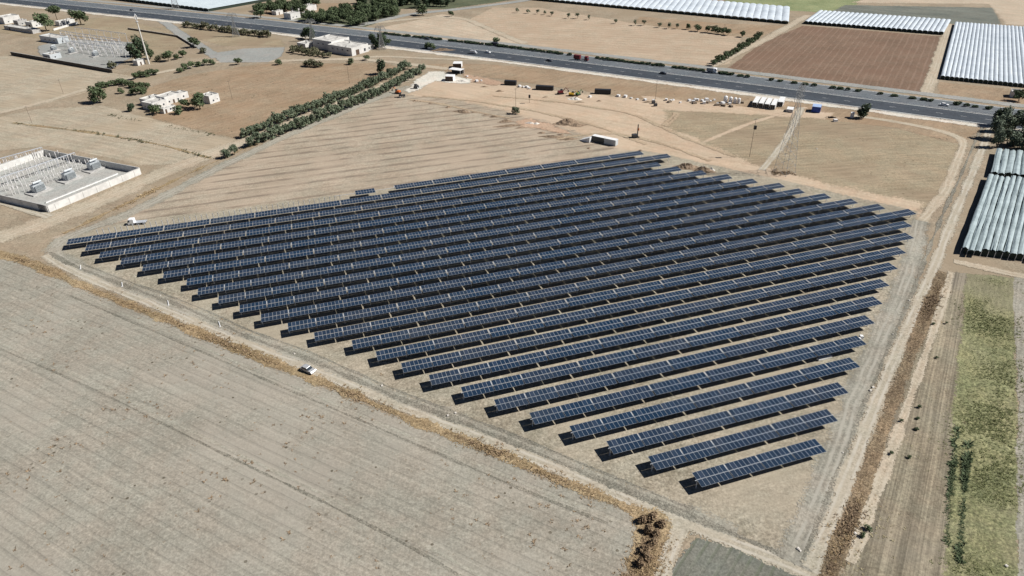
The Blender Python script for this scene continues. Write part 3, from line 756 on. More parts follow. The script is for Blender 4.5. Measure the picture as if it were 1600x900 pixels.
# orchards and woods at the top
def scatter_poly(px, n, seed):
    rnd = random.Random(seed); P = [flat(g(*p)) for p in px]; out = []
    x0, x1 = min(p.x for p in P), max(p.x for p in P); y0, y1 = min(p.y for p in P), max(p.y for p in P)
    def inside(q):
        c = False; j = len(P) - 1
        for i in range(len(P)):
            if (P[i].y > q.y) != (P[j].y > q.y) and q.x < (P[j].x - P[i].x) * (q.y - P[i].y) / (P[j].y - P[i].y) + P[i].x: c = not c
            j = i
        return c
    while len(out) < n:
        q = Vector((rnd.uniform(x0, x1), rnd.uniform(y0, y1)))
        if inside(q): out.append(Vector((q.x, q.y, 0)))
    return out
def grove(px, n, key, scale, label, group, seed):
    pts = sorted(scatter_poly(px, n, seed), key=lambda p: p.x / p.y)
    for p in pts: plant(key, 0, 0, label, 'tree', scale, group, p)
grove([(470, 34), (520, 24), (612, 8), (622, 24), (566, 42), (510, 40)], 95, 'round', .95, 'green tree in the dense orchard beyond the motorway', 'trees of the dense orchard beyond the motorway', 3)
grove([(392, 18), (440, 8), (500, 8), (478, 22), (420, 22)], 40, 'round', .9, 'green tree in the orchard behind the far farmyard', 'trees of the orchard behind the far farmyard', 4)
grove([(560, 2), (640, -6), (720, -4), (700, 11), (640, 14), (560, 10)], 70, 'dark', 1.0, 'dark tree in the wood at the top edge', 'trees of the wood at the top edge', 5)
grove([(1554, 236), (1552, 210), (1558, 192), (1612, 202), (1616, 240)], 22, 'pale', .72, 'pale green pine in the grove above the teal covers', 'pines of the grove above the teal covers', 6)
plant('dark', 1556, 197, 'dark tree at the motorway corner of the pine grove', 'tree', .9)

# ------------------------------------------------------------------ weeds (uncountable ground cover)
def weeds(name, lines, n, spread, size, mat, seed, world=None, hk=.8):
    rnd = random.Random(seed); mb = MB(); P = []
    for ln in lines: P.append([flat(g(*p)) for p in ln])
    segs = []
    for p in P:
        for i in range(len(p) - 1): segs.append((p[i], p[i + 1], (p[i + 1] - p[i]).length))
    tot = sum(s[2] for s in segs)
    for k in range(n):
        d = rnd.uniform(0, tot)
        for a, b, l in segs:
            if d <= l: break
            d -= l
        t = (b - a).normalized(); q = a + t * d + Vector((-t.y, t.x)) * rnd.gauss(0, spread)
        c = max(.35, min(1.5, .75 + .5 * math.sin(q.x * .11 + 2 * math.sin(q.y * .07)) + rnd.gauss(0, .2)))
        if math.sin(q.x * .23 + 1.7 * math.sin(q.y * .19 + seed)) + math.sin(q.y * .31 + seed) < -.55 and rnd.random() < .8: continue
        r = size * c * rnd.uniform(.6, 1.3); zz = lift((q.x, q.y, 0)).z - .02
        for j in range(7):
            az = rnd.uniform(0, 6.28); o = Vector((math.cos(az), math.sin(az), 0))
            w = Vector((-o.y, o.x, 0)) * r * .20; base = Vector((q.x, q.y, zz)) + o * r * .1
            tip = base + o * r * rnd.uniform(.5, 1.3) + Vector((0, 0, r * hk * rnd.uniform(.3, 1.1)))
            mb.poly([base - w, base + w, tip + w * .5, tip - w * .4])
    o = mb.build(name, mat); return tag(o, kind='stuff')
VL = [(-60, 384), (0, 397), (25, 402), (62, 417), (95, 432), (125, 445), (162, 460), (200, 476), (250, 495), (300, 516), (350, 536), (400, 557), (425, 566), (500, 596), (550, 616), (600, 638), (650, 659), (690, 674), (725, 687), (787, 711), (850, 739), (925, 772), (975, 789), (1000, 800)]
weeds('dry_weeds', [VL], 4200, 1.0, .32, DRYL, 1)
weeds('dead_weeds', [VL], 3000, .9, .32, BROWNL, 8)
weeds('dead_weeds', [[(1008, 812), (1022, 832), (1014, 862), (1000, 900), (985, 950)]], 2400, 1.5, .32, BROWNL, 2)
weeds('dry_weeds', [[(1000, 810), (1030, 822), (1022, 862), (1000, 900)]], 1300, 1.7, .30, DRYL, 12)
weeds('dead_weeds', [[(1262, 980), (1303, 878), (1336, 800), (1376, 680), (1398, 620), (1436, 520), (1466, 445), (1472, 428)]], 4600, .95, .36, BROWNL, 3)
weeds('dry_weeds', [[(1262, 980), (1303, 878), (1336, 800), (1376, 680), (1398, 620), (1436, 520), (1466, 445), (1472, 428)]], 2200, 1.3, .34, DRYL, 13)
weeds('dry_weeds', [[(100, 365), (190, 322), (310, 264), (420, 216), (520, 176)]], 1200, 1.2, .5, DRYL, 4)
weeds('dry_weeds', [[(20, 192), (150, 208), (260, 228), (330, 248)], [(170, 180), (260, 196), (340, 212)]], 450, .9, .7, SHRUBL, 5)
weeds('crop_rows', [[(1495, 668), (1489, 730), (1482, 800), (1478, 850)], [(1513, 690), (1507, 760), (1502, 830), (1498, 880)]], 1100, .28, .55, GREENL, 6)
weeds('crop_leaves', [[(1530, 436), (1520, 600), (1510, 760), (1505, 900)], [(1548, 432), (1545, 600), (1540, 760), (1535, 900)], [(1568, 436), (1570, 600), (1570, 760), (1568, 900)]], 11000, 2.6, .24, CROP, 7)
weeds('straw_tufts', [[(1300, 985), (1340, 880), (1380, 780), (1420, 670), (1460, 540)]], 1500, 3.0, .25, STRAW, 9)
weeds('dead_weeds', [[(1205, 270), (1240, 270)]], 130, 1.5, .5, BROWNL, 10)
weeds('field_tufts', [[(60, 470), (300, 560), (600, 720), (900, 860)], [(100, 560), (400, 720), (760, 900)], [(60, 700), (300, 860)], [(800, 800), (940, 860)]], 900, 11.0, .40, BROWNL, 11, hk=.5)
#PART2
# ------------------------------------------------------------------ buildings and built things
def box0(mb, x0, x1, y0, y1, z0, z1, m=0):
    mb.box(((x0 + x1) / 2, (y0 + y1) / 2, (z0 + z1) / 2), (abs(x1 - x0), abs(y1 - y0), abs(z1 - z0)), 0, m)

def house(name, label, cat, F, rz, blocks, wall=None, roof=None, group=None):
    """flat-roofed building; blocks = (x0, x1, y0, y1, h, holes); x runs along the sunlit wall, y along the shaded one.
    holes: (face, position along the face, sill height, width, height, kind)"""
    wall, roof = wall or WALLW, roof or ROOFG
    t = thing(name, g(*F) if len(F) == 2 else F, rz, label, cat, group)
    wm = MB(); rm = MB()
    for (x0, x1, y0, y1, h, holes) in blocks:
        k = .25
        for a in ((x0, x1, y0, y0 + k), (x0, x1, y1 - k, y1), (x0, x0 + k, y0 + k, y1 - k), (x1 - k, x1, y0 + k, y1 - k)):
            box0(wm, *a, 0, h + .45)
        box0(rm, x0 + k, x1 - k, y0 + k, y1 - k, h - .3, h)
        rr = random.Random(int(x0 * 7 + y1 * 13 + h * 5))
        for q in range(2 if (x1 - x0) * (y1 - y0) > 40 else 1):
            cx, cy, sz = rr.uniform(x0 + 1.2, x1 - 1.2), rr.uniform(y0 + 1.2, y1 - 1.2), rr.uniform(.5, .9)
            vm = MB(); box0(vm, cx - sz, cx + sz * .6, cy - sz * .5, cy + sz * .5, h, h + sz * 1.3); vm.tube((cx, cy, h + sz * 1.3), (cx, cy, h + sz * 1.9), .16, n=7)
            vm.build('roof_vent', CONC, t)
        for face, p, z, w_, hh, kind in holes:
            fm, pn = MB(), MB(); d = .06
            if face == 'y0': R = lambda m, a, b, zz0, zz1, q, mm=0: box0(m, x0 + a, x0 + b, y0 - q, y0 + .05, zz0, zz1, mm)
            else: R = lambda m, a, b, zz0, zz1, q, mm=0: box0(m, x0 - q, x0 + .05, y0 + a, y0 + b, zz0, zz1, mm)
            if kind == 'door':
                R(fm, p, p + w_, 0, hh, .05); o = fm.build('door', BROWNP, t)
            else:
                R(pn, p + .08, p + w_ - .08, z + .08, z + hh - .08, .03)
                for a in ((p, p + .1, z, z + hh), (p + w_ - .1, p + w_, z, z + hh), (p + .1, p + w_ - .1, z, z + .1), (p + .1, p + w_ - .1, z + hh - .1, z + hh)): R(fm, *a, .07)
                o = fm.build('window', WHITE, t); pn.build('pane', GLASSW, o)
    wm.build('wall', wall, t); rm.build('roof', roof, t)
    return t

FA = ang((238, 174), (300, 154))
W_ = lambda f, p, z=1.0, w=1.2, h=1.2: (f, p, z, w, h, 'window')
D_ = lambda f, p, w=1.1, h=2.2: (f, p, 0, w, h, 'door')
house('farm_cottage', 'white flat roofed cottage of several wings among garden bushes', 'house', (239, 173), FA,
      [(0, 10, 0, 8.5, 3.6, [W_('x0', 1.5), W_('x0', 5.5), D_('y0', 1.5), W_('y0', 4), W_('y0', 7)]), (10, 21, 1.5, 9.5, 4.2, [W_('y0', 2), D_('y0', 5), W_('y0', 8)]),
       (4, 14, 9.5, 16, 3.4, [W_('x0', 2)]), (21, 27, 3, 9, 3.2, [W_('y0', 2)])], WALLW, ROOFW)
house('garden_annex', 'small white annex with a gate in front of the cottage', 'house', (257, 178), FA, [(0, 8, 0, 3.5, 2.4, [D_('y0', 1), W_('y0', 4)])], WALLW, ROOFW)
house('farm_block', 'white cube shaped block standing apart at the right of the cottage', 'house', (329, 163), FA, [(0, 7, 0, 7.5, 4.2, [W_('y0', 2), W_('y0', 5, 1.4, .8, .8)])], WALLW, ROOFW)
f1 = ang((550.5, 87.5), (579, 79)); 
house('factory_building', 'long white factory with a shaded grey side wall beside the motorway', 'factory', (550.5, 88), f1,
      [(0, 17, 0, 24, 5.2, [W_('x0', 3, 3, 2, 1), W_('x0', 8, 3, 2, 1), W_('x0', 13, 3, 2, 1), W_('x0', 18, 3, 2, 1), W_('y0', 12, 1, 2, 2.2), D_('y0', 4, 3.4, 3.6)]),
       (4, 22, 24, 44, 6.2, [W_('x0', 3, 3.5, 2, 1), W_('x0', 8, 3.5, 2, 1), W_('x0', 13, 3.5, 2, 1)]), (17, 24, 2, 12, 3.2, [W_('y0', 1.5, .8, 1.6, 1.8), W_('y0', 4.5, .8, 1.6, 1.8)])], WALLW, ROOFW)
house('factory_annex', 'low white annex at the left end of the factory', 'house', (478, 77), f1, [(0, 9, 0, 9, 3.4, [D_('x0', 3, 3, 2.6), W_('y0', 3)])], WALLW, ROOFW)
house('far_farmhouse', 'white farmhouse beyond the motorway in front of the dense orchard', 'house', (455, 31), f1, [(0, 11, 0, 9, 4.5, [W_('x0', 3), W_('y0', 2), W_('y0', 6)])], WALLW, ROOFW)
house('far_barn', 'pale roofed barn behind the far farmhouse', 'barn', (467, 22), f1, [(0, 22, 0, 10, 4.5, [D_('y0', 8, 3, 3)])], WALLW, ROOFW)
house('far_shed', 'small white shed left of the far farmhouse', 'shed', (432, 24), f1, [(0, 8, 0, 6, 3, [D_('y0', 3)])], WALLW, ROOFW)
house('villa', 'white house at the left edge beside the umbrella pine', 'house', (8, 38), FA, [(0, 14, 0, 12, 5.2, [W_('x0', 2), W_('x0', 7), W_('y0', 3), W_('y0', 8)]), (4, 18, 12, 20, 4, [W_('x0', 2)])], WALLW, ROOFW)
house('villa', 'white house with a dark doorway behind the dark round tree', 'house', (52, 44), FA, [(0, 12, 0, 9, 4.2, [D_('x0', 3, 2.4, 2.4), W_('y0', 3), W_('y0', 7)]), (2, 9, 9, 14, 3.4, [])], WALLW, ROOFW)
house('villa', 'small grey house between the two white houses', 'house', (30, 41), FA, [(0, 8, 0, 7, 4, [D_('x0', 2, 2, 2.2), W_('y0', 3)])], CONC, ROOFG)
house('long_shed', 'long low white shed along the upper left field', 'shed', (52, 53), FA, [(0, 7, 0, 42, 2.6, [W_('x0', 5), W_('x0', 15), W_('x0', 25), D_('x0', 33, 2)])], CONC, ROOFW)
house('villa', 'white outbuilding under the umbrella pine', 'house', (94, 41), FA, [(0, 14, 0, 6, 3.4, [W_('y0', 3), W_('y0', 8)])], WALLW, ROOFW)
house('control_building', 'long grey control building of the upper substation', 'building', (92, 69), FA, [(0, 9, 0, 24, 4.0, [W_('x0', 4, 1.5, 2), W_('x0', 10, 1.5, 2), W_('x0', 16, 1.5, 2), W_('y0', 3)])], GREYT, ROOFW)
house('control_hut', 'blue grey hut behind the dark substation wall', 'hut', (80, 94), FA, [(0, 8, 0, 9, 3.2, [D_('x0', 4, 2, 2.2), W_('y0', 3)])], GREYT, ROOFW)
house('switch_hut', 'white hut at the foot of the pale mast', 'hut', (216, 103), FA, [(0, 6, 0, 5, 3, [D_('y0', 2)])], WALLW, ROOFW)
house('roadside_hut', 'pale farm hut beyond the white greenhouse corner', 'hut', (1594, 154), FA, [(0, 6, 0, 5, 3, [D_('x0', 2)])], WALLW, ROOFG)

# walls as things
def wall_line(name, label, px, h, th, mat, base=None, gate=None):
    P = [g(*p) for p in px]; t = thing(name, P[0], 0, label, 'wall')
    mb = MB(); cm = MB()
    for a, b in zip(P, P[1:]):
        c = (a + b) / 2 - P[0]; L = (b - a).length; r = math.atan2(b.y - a.y, b.x - a.x)
        mb.box((c.x, c.y, h / 2), (L, th, h), r); cm.box((c.x, c.y, h + .06), (L, th + .12, .12), r)
    mb.build('wall_panel', mat, t); cm.build('coping', CONC, t)
    return t
wall_line('boundary_wall', 'long dark wall along the front of the upper substation', [(18, 86), (176, 114)], 2.4, .3, plain('dark_old_wall', (.09, .075, .06), .95))
wall_line('boundary_wall', 'pale garden wall right of the dark round tree', [(84, 48), (122, 37)], 1.6, .25, WALLW)
wall_line('boundary_wall', 'dark lane wall leading to the bush on the corner', [(200, 46), (240, 52), (278, 58), (304, 74)], 1.3, .3, plain('old_stone_wall', (.15, .12, .09), .95))

# --------------------------------------------------------------- walled substation in front
FS, RS_, BS = g(77, 332), g(221, 272), g(72, 243)
LS = FS + (BS - RS_)
sheet('substation_yard', None, M_PAVE, .4, 0, world=[flat(p) for p in (FS, RS_, BS, LS)])
strip('concrete_apron', [(-60, 290), (0, 314), (40, 327), (78, 339)], 4.5, M_TRACK, 1, .2)
def seg_wall(label, a, b, h=3.0):
    t = thing('substation_wall', a, math.atan2((b - a).y, (b - a).x), label, 'wall'); L = (b - a).length
    m = MB(); m.box((L / 2, 0, h / 2), (L - .3, .3, h)); m.build('wall_panel', WALLW, t)
    m = MB(); m.box((L / 2, 0, h + .05), (L - .3, .42, .1)); m.build('coping', CONC, t)
    for k in range(max(2, int(L / 6))):
        m = MB(); m.box(((k + .5) * L / max(2, int(L / 6)), -.2, h / 2 - .1), (.35, .12, h - .2)); m.build('buttress', WALLW, t)
    return t
seg_wall('sunlit white front wall of the walled substation', FS, RS_)
seg_wall('shaded back wall of the walled substation', RS_, BS)
seg_wall('white rear wall of the walled substation behind the insulators', BS, LS)
sw = seg_wall('shaded left wall of the walled substation with a gate at the near corner', LS, FS)
L = (FS - LS).length
m = MB()
for k in range(14): m.box((L - 5.2 + k * .3, -.32, 1.4), (.06, .06, 2.6))
m.box((L - 3.2, -.32, 2.7), (4.4, .08, .1)); m.box((L - 3.2, -.32, .2), (4.4, .08, .1)); m.build('gate', STEELD, sw)

SA = math.atan2((RS_ - FS).y, (RS_ - FS).x)
def transformer(name, label, u, v, sc_=1.0, group=None, rz=None):
    t = thing(name, g(u, v), SA if rz is None else rz, label, 'transformer', group); t.scale = (sc_,) * 3
    m = MB(); m.box((0, 0, .25), (9, 6, .5)); m.build('plinth', CONC, t)
    m = MB(); m.box((0, 0, 2.0), (4.6, 2.4, 3.0)); m.box((0, 0, 3.56), (4.8, 2.6, .12)); m.build('tank', GREYT, t)
    for s in (-1, 1):
        m = MB()
        for k in range(9): m.box((-1.9 + k * .48, s * 1.7, 2.1), (.12, .8, 2.4))
        m.build('radiator', GREYT, t)
    m = MB(); m.tube((-1.8, -.8, 4.6), (1.8, -.8, 4.6), .45, n=10); m.build('conservator', GREYT, t)
    for k in range(3):
        m = MB(); m.tube((-1.3 + k * 1.3, .5, 3.6), (-1.5 + k * 1.5, 1.0, 5.4), .18, .07, 7); m.build('bushing', PORC, t)
    m = MB(); m.box((2.6, 0, 1.6), (.5, 1, 1.4)); m.build('control_box', WHITE, t)
    return t
for u, v, w1 in ((62, 300, 'nearest the gate corner'), (110, 281, 'in the middle of the three'), (149, 265, 'farthest from the gate corner')):
    transformer('power_transformer', 'grey power transformer in the walled substation, ' + w1, u, v, 1.0, 'three transformers in the walled substation')
im = MB()
im.tube((0, 0, 0), (0, 0, 2.2), .13, n=6); 
for k in range(4): im.tube((0, 0, 2.2 + k * .3), (0, 0, 2.42 + k * .3), .22, .12, 7)
im.tube((0, 0, 2.2), (0, 0, 3.5), .09, n=6)
IP = im.mesh('insulator_post', [PORC])
def insulator_rows(rows, label, group, cap):
    first = None
    for a, b, n in rows:
        A, B = g(*a), g(*b)
        for k in range(n):
            p = A.lerp(B, k / max(1, n - 1)); p = p + Vector((random.uniform(-.3, .3), random.uniform(-.3, .3), 0))
            if first is None:
                first = bpy.data.objects.new('insulator_post', IP); COL.objects.link(first); first.location = p
                tag(first, label, 'insulator', group)
            else: dup(first, p, 0, None, (1, 1, random.uniform(.8, 1.3)))
insulator_rows([((-8, 297), (118, 252), 26), ((0, 265), (68, 246), 16), ((-5, 280), (95, 248), 16), ((20, 306), (50, 297), 6), ((72, 288), (98, 279), 6), ((112, 272), (136, 263), 6), ((10, 300), (40, 290), 6), ((62, 284), (88, 274), 6), ((102, 268), (126, 259), 6)],
               'white porcelain insulator post in the walled substation', 'insulator posts in the walled substation', 94)
def gantry(label, a, b, h, n, group=None):
    A, B = g(*a), g(*b); L = (B - A).length
    t = thing('busbar_gantry', A, math.atan2((B - A).y, (B - A).x), label, 'gantry', group)
    for k in range(n + 1):
        m = MB(); m.tube((k * L / n, 0, 0), (k * L / n, 0, h), .16, .12, 6); m.build('column', GALV, t)
    m = MB(); m.box((L / 2, 0, h), (L, .35, .3)); m.build('beam', GALV, t)
    m = MB()
    for k in range(n * 3): m.tube(((k + .5) * L / (n * 3), 0, h - .15), ((k + .5) * L / (n * 3), 0, h - 1.3), .1, n=5)
    m.build('insulator_strings', PORC, t)
gantry('white gantry row across the middle of the walled substation', (-20, 300), (121, 251), 3.9, 9)
gantry('gantry along the rear wall of the walled substation', (-20, 268), (70, 243), 4.2, 6)
wk = thing('kerb_wall', g(72, 318), SA, 'low white kerb wall behind the front wall of the substation', 'kerb')
m = MB(); m.box((17, 0, .3), (34, .3, .6)); m.build('kerb_body', WHITE, wk); m = MB(); m.box((17, 0, .66), (34, .5, .1)); m.build('kerb_top', CONC, wk)

# upper substation
sheet('substation_yard', [(60, 72), (100, 62), (205, 66), (214, 84), (175, 108), (90, 94), (62, 86)], M_SERV, 3)
for u, v, lab in ((85, 79, 'left grey transformer in the upper substation'), (113, 83, 'middle grey transformer in the upper substation'), (150, 88, 'right grey transformer in the upper substation')):
    transformer('power_transformer', lab, u, v, .8, 'transformers in the upper substation', FA)
for k, (a, b) in enumerate((((98, 61), (190, 75)), ((100, 66), (196, 80)), ((105, 72), (205, 86)), ((110, 78), (178, 89)), ((120, 55), (200, 66)))):
    gantry('steel busbar gantry, ' + nth(k + 1) + ' in the row list of the upper substation' if False else
           ['gantry second from the back of the upper substation', 'gantry in the middle of the upper substation', 'gantry second from the front of the upper substation', 'front gantry of the upper substation near the transformers', 'back gantry of the upper substation, farthest from the dark wall'][k],
           a, b, 6.5, 7, 'gantries of the upper substation')
rows = []
for k in range(14):
    rows.append(((96 + k * 1.3, 57 + k * 2.05), (186 + k * 1.6, 69 + k * 1.75), 11))
i0 = IP
insulator_rows(rows, 'grey insulator post in the upper substation yard', 'insulator posts in the upper substation', 99)

# containers
def container(label, F, rz, L=6.1, W=2.44, H=2.6, mat=None, end=None, roofm=None, group=None, name='shipping_container', cat='container'):
    mat = mat or WHITE
    t = thing(name, g(*F) if len(F) == 2 else F, rz, label, cat, group)
    m = MB(); box0(m, 0, L, 0, W, .15, H)
    n = int(L / .55)
    for k in range(n):
        for y in (-.03, W + .03): m.box(((k + .5) * L / n, y, H / 2 + .05), (.26, .06, H - .5))
    m.build('body', mat, t)
    m = MB(); box0(m, -.02, L + .02, -.05, W + .05, H, H + .08); m.build('roof', roofm or mat, t)
    m = MB()
    for y in (.06, W / 2 + .03): box0(m, -.07, 0, y, y + W / 2 - .09, .3, H - .1)
    for y in (.5, W - .5): m.tube((-.11, y, .3), (-.11, y, H - .1), .03, n=5)
    m.build('doors', end or mat, t)
    return t
ca = ang((1181, 164), (1189, 151)); 
for k, (u, v) in enumerate([(1172.5, 168), (1182, 169.3), (1191.5, 170.6), (1201, 172)]):
    container('long white container with dark end, ' + ['leftmost of the four in line', 'second from left of the four in line', 'third from left of the four in line', 'rightmost of the four in line'][k], (u + 9, v), ca, 12.2, 2.35, 2.6, WHITE, DARK, WHITE, 'white containers parked side by side')
container('long white container set back behind the line of four', (1222, 167.5), ca, 10, 2.7, 2.7, WHITE, DARK, WHITE, 'white containers parked side by side')
mo = ang((1000, 112), (1200, 135))
container('low white box beside the pylon and the white containers', (1238, 176.5), ca, 5, 3.2, 1.6, WHITE, CONC)
container('bright blue container beside the motorway', (1280.5, 177), ca, 5.5, 4.2, 3.1, BLUEP, BLUEP, plain('pale_blue_roof', (.32, .42, .62), .6))
for lab, a, b, h in (('long black container at the left of the yard edge', (788, 133), (806, 134), 2.6), ('long black container in the middle of the yard edge', (837, 140.5), (864, 142), 2.4), ('long black container at the right of the yard edge', (929, 147), (954, 148), 2.6)):
    A, B = g(*a), g(*b); container(lab, A, math.atan2((B - A).y, (B - A).x), (B - A).length, 2.5, h, BLACKP, BLACKP, BLACKP)
def cabin(label, a, b, depth, h, front=BROWNP):
    A, B = g(*a), g(*b); L = (B - A).length
    t = thing('site_cabin', A, math.atan2((B - A).y, (B - A).x), label, 'cabin')
    m = MB(); box0(m, 0, L, .05, depth, .2, h); m.build('body', WHITE, t)
    m = MB(); box0(m, 0, L, 0, .045, .2, h); m.build('front_panel', front, t)
    m = MB(); box0(m, -.1, L + .1, -.1, depth + .1, h, h + .15); m.build('roof', WHITE, t)
    m = MB(); box0(m, L * .2, L * .2 + .9, -.05, 0, .2, 2.1); m.build('door', STEELD, t)
    m = MB(); box0(m, L * .55, L * .8, -.05, 0, 1.1, 2.0); m.build('window', GLASSW, t)
cabin('brown fronted site cabin behind the white canopy', (708, 107), (721, 107), 6, 3.0)
cabin('brown fronted site cabin below the white canopy, nearest the yard', (696, 127), (708, 127.5), 5, 3.0)
cn = thing('site_canopy', g(701, 115), mo, 'white site canopy between the two brown fronted cabins', 'canopy')
m = MB(); box0(m, 0, 9, 0, 5, 2.7, 2.9); m.build('roof', WHITE, cn)
for x in (.2, 8.8):
    for y in (.2, 4.8): m = MB(); box0(m, x - .1, x + .1, y - .1, y + .1, 0, 2.7); m.build('post', GALV, cn)
m = MB(); box0(m, .5, 8.5, 3, 4.7, 0, 2.2); m.build('dark_box', DARK, cn)  # dark box filling the back of the space below the roof
# inverter station beside the panels
A, B = g(924.5, 221), g(943, 225); r = math.atan2((B - A).y, (B - A).x); L1 = (B - A).length
container('dark louvred half of the inverter station beside the far panels', A, r, L1, 2.6, 2.9, plain('louvre_grey', (.10, .10, .09), .6), DARK, WHITE, None, 'inverter_cabinet', 'cabinet')
container('pale grey half of the inverter station beside the far panels', A + Vector((math.cos(r), math.sin(r), 0)) * (L1 + .2), r, L1 * .95, 2.6, 2.9, GREYT, WHITE, WHITE, None, 'inverter_cabinet', 'cabinet')
rp = thing('white_ramp', g(906, 220), r, 'white sheeted lean to at the left of the inverter station', 'ramp')
m = MB(); m.v = [(0, 0, .05), (5.4, 0, .05), (5.4, 3.5, .05), (0, 3.5, .05), (0, 0, .4), (5.4, 0, 2.6), (5.4, 3.5, 2.6), (0, 3.5, .4)]
m.f = [(3, 2, 1, 0), (4, 5, 6, 7), (0, 1, 5, 4), (1, 2, 6, 5), (2, 3, 7, 6), (3, 0, 4, 7)]; m.m = [0] * 6; m.build('sheet_cover', WHITE, rp)
m = MB(); box0(m, -.1, 5.5, -.1, 3.6, 0, .05); m.build('base_slab', CONC, rp)

# --------------------------------------------------------------- vehicles
WH = MB(); WH.tube((0, -.11, 0), (0, .11, 0), .34, n=12); WH.tube((0, -.12, 0), (0, .12, 0), .18, n=8, m=1); WHEEL = WH.mesh('wheel', [RUBBER, GALV])
def car(label, u, v, rz, mat, van=False, name='car', cat='car', s=1.0, world=None):
    t = thing(name, world or g(u, v), rz, label, cat); t.scale = (s,) * 3
    m = MB()
    if van: m.prism([(-2.6, .35), (2.6, .35), (2.65, .95), (2.0, 1.2), (1.45, 2.15), (-2.55, 2.2), (-2.65, 1.2)], 1.9)
    else: m.prism([(-2.1, .3), (2.1, .3), (2.15, .65), (1.95, .85), (.95, .95), (-1.6, .98), (-2.1, .9), (-2.15, .6)], 1.72)
    m.build('body', mat, t)
    m = MB()
    if van: m.prism([(1.5, 1.25), (1.95, 1.22), (1.48, 2.08), (1.2, 2.08)], 1.93)
    else: m.prism([(-1.75, .96), (.98, .94), (.35, 1.38), (-1.3, 1.42)], 1.5)
    m.build('windows', GLASSW, t)
    if not van:
        m = MB(); m.prism([(-1.32, 1.40), (.34, 1.37), (.25, 1.44), (-1.2, 1.47)], 1.42); m.build('roof', mat, t)
    for x in ((-1.7, 1.75) if van else (-1.3, 1.3)):
        for y in (-.82, .82): part('wheel', WHEEL, t, (x, y, .34))
    for y in (-.6, .6):
        m = MB(); m.box((2.66 if van else 2.14, y, .72), (.06, .3, .16)); m.build('headlight', PORC, t)
    return t
car('silver car parked on the pale track below the solar panels', 482, 580, ang((400, 562), (490, 603)), SILVER, s=1.05)
car('white car on the motorway near the pine grove', 1475, 165.5, mo, CARW)
car('dark car on the near carriageway below the brown field', 1036, 116, mo, CARD)
car('dark van on the far carriageway by the lane wedge', 775, 71.5, mo, CARD, True, 'van', 'van')
car('dark car on the far carriageway above the factory trees', 668, 62, mo, CARD)
car('dark car on the motorway at the upper left', 206, 17, mo, CARD)
car('white car on the motorway above the sandy yard', 762, 83, mo, CARW)
car('pale van on the near carriageway left of the yard', 740, 84, mo, SILVER, True, 'van', 'van')
car('dark car on the near carriageway above the black containers', 858, 96, mo, CARD)
def lorry(label, a, rz, mat, cabm, L=9.0, gap=1.8, H=3.6, name='lorry'):
    t = thing(name, g(*a), rz, label, 'lorry')
    m = MB(); box0(m, 0, L, -1.25, 1.25, 1.1, H); m.build('cargo_box', mat, t)
    m = MB(); box0(m, 0, L + gap + 2.0, -.5, .5, .75, 1.05); m.build('chassis', STEELD, t)
    m = MB(); m.prism([(L + gap - .2, .5), (L + gap + 2.2, .5), (L + gap + 2.2, 1.6), (L + gap + 1.8, 3.0), (L + gap - .2, 3.1)], 2.4); o = m.build('cab', cabm, t)
    m = MB(); m.prism([(L + gap + 1.3, 1.75), (L + gap + 2.2, 1.65), (L + gap + 1.86, 2.75), (L + gap + 1.3, 2.75)], 2.44); m.build('windscreen', GLASSW, o)
    for x in (1.2, 2.4, L - 1, L + gap + 1):
        for y in (-1.05, 1.05): w = part('wheel', WHEEL, t, (x, y, .5)); w.scale = (1.45, 1.6, 1.45)
    return t
lorry('red lorry with a box trailer on the far carriageway', (897, 93.5), mo, REDP, REDP, 4.6, 3.6, 3.4)
lorry('white lorry on the service road at the end of the green tree row', (1104, 113), mo, plain('grey_tarpaulin', (.28, .28, .27), .8), CARW, 4.0, .2, 3.0)
pk = lorry('white pickup truck with a flat bed beside the far panel row', (230, 349), ang((230, 349), (202, 351)), GALV, CARW, 4.6, .2, 1.25)
pk.scale = (.95, .9, .8)
def digger(label, u, v, rz, mat, s=1.0):
    t = thing('excavator', g(u, v), rz, label, 'excavator'); t.scale = (s,) * 3
    for y in (-1.1, 1.1): m = MB(); m.prism([(-1.9, .15), (1.9, .15), (2.1, .5), (1.8, .85), (-1.8, .85), (-2.1, .5)], .5); o = m.build('track', RUBBER, t); o.location = (0, y, 0)
    m = MB(); box0(m, -1.8, 1.4, -1.2, 1.2, 1.0, 2.1); m.build('body', mat, t)
    m = MB(); box0(m, .1, 1.4, .1, 1.15, 2.1, 3.0); m.build('cab', GLASSW, t)
    m = MB(); m.tube((1.2, -.3, 1.8), (3.4, -.3, 3.9), .26, .2, 6); m.tube((3.4, -.3, 3.9), (5.2, -.3, 2.0), .2, .15, 6); m.build('boom', mat, t)
    m = MB(); m.prism([(4.9, 1.0), (5.7, 1.2), (5.5, 2.0), (5.0, 2.0)], .9); o = m.build('bucket', STEELD, t); o.location = (0, -.3, 0)
    return t
digger('orange excavator at the corner of the white gravel', 622, 146, 2.6, ORANGEP, .85)
digger('red excavator among the yard clutter', 876, 147, .3, REDP, .9)
digger('yellow excavator beside the pale heap in the yard', 893, 150, -.3, YELLOWP, .85)
digger('green excavator right of the yellow one', 903, 149, .8, GREENP, .75)
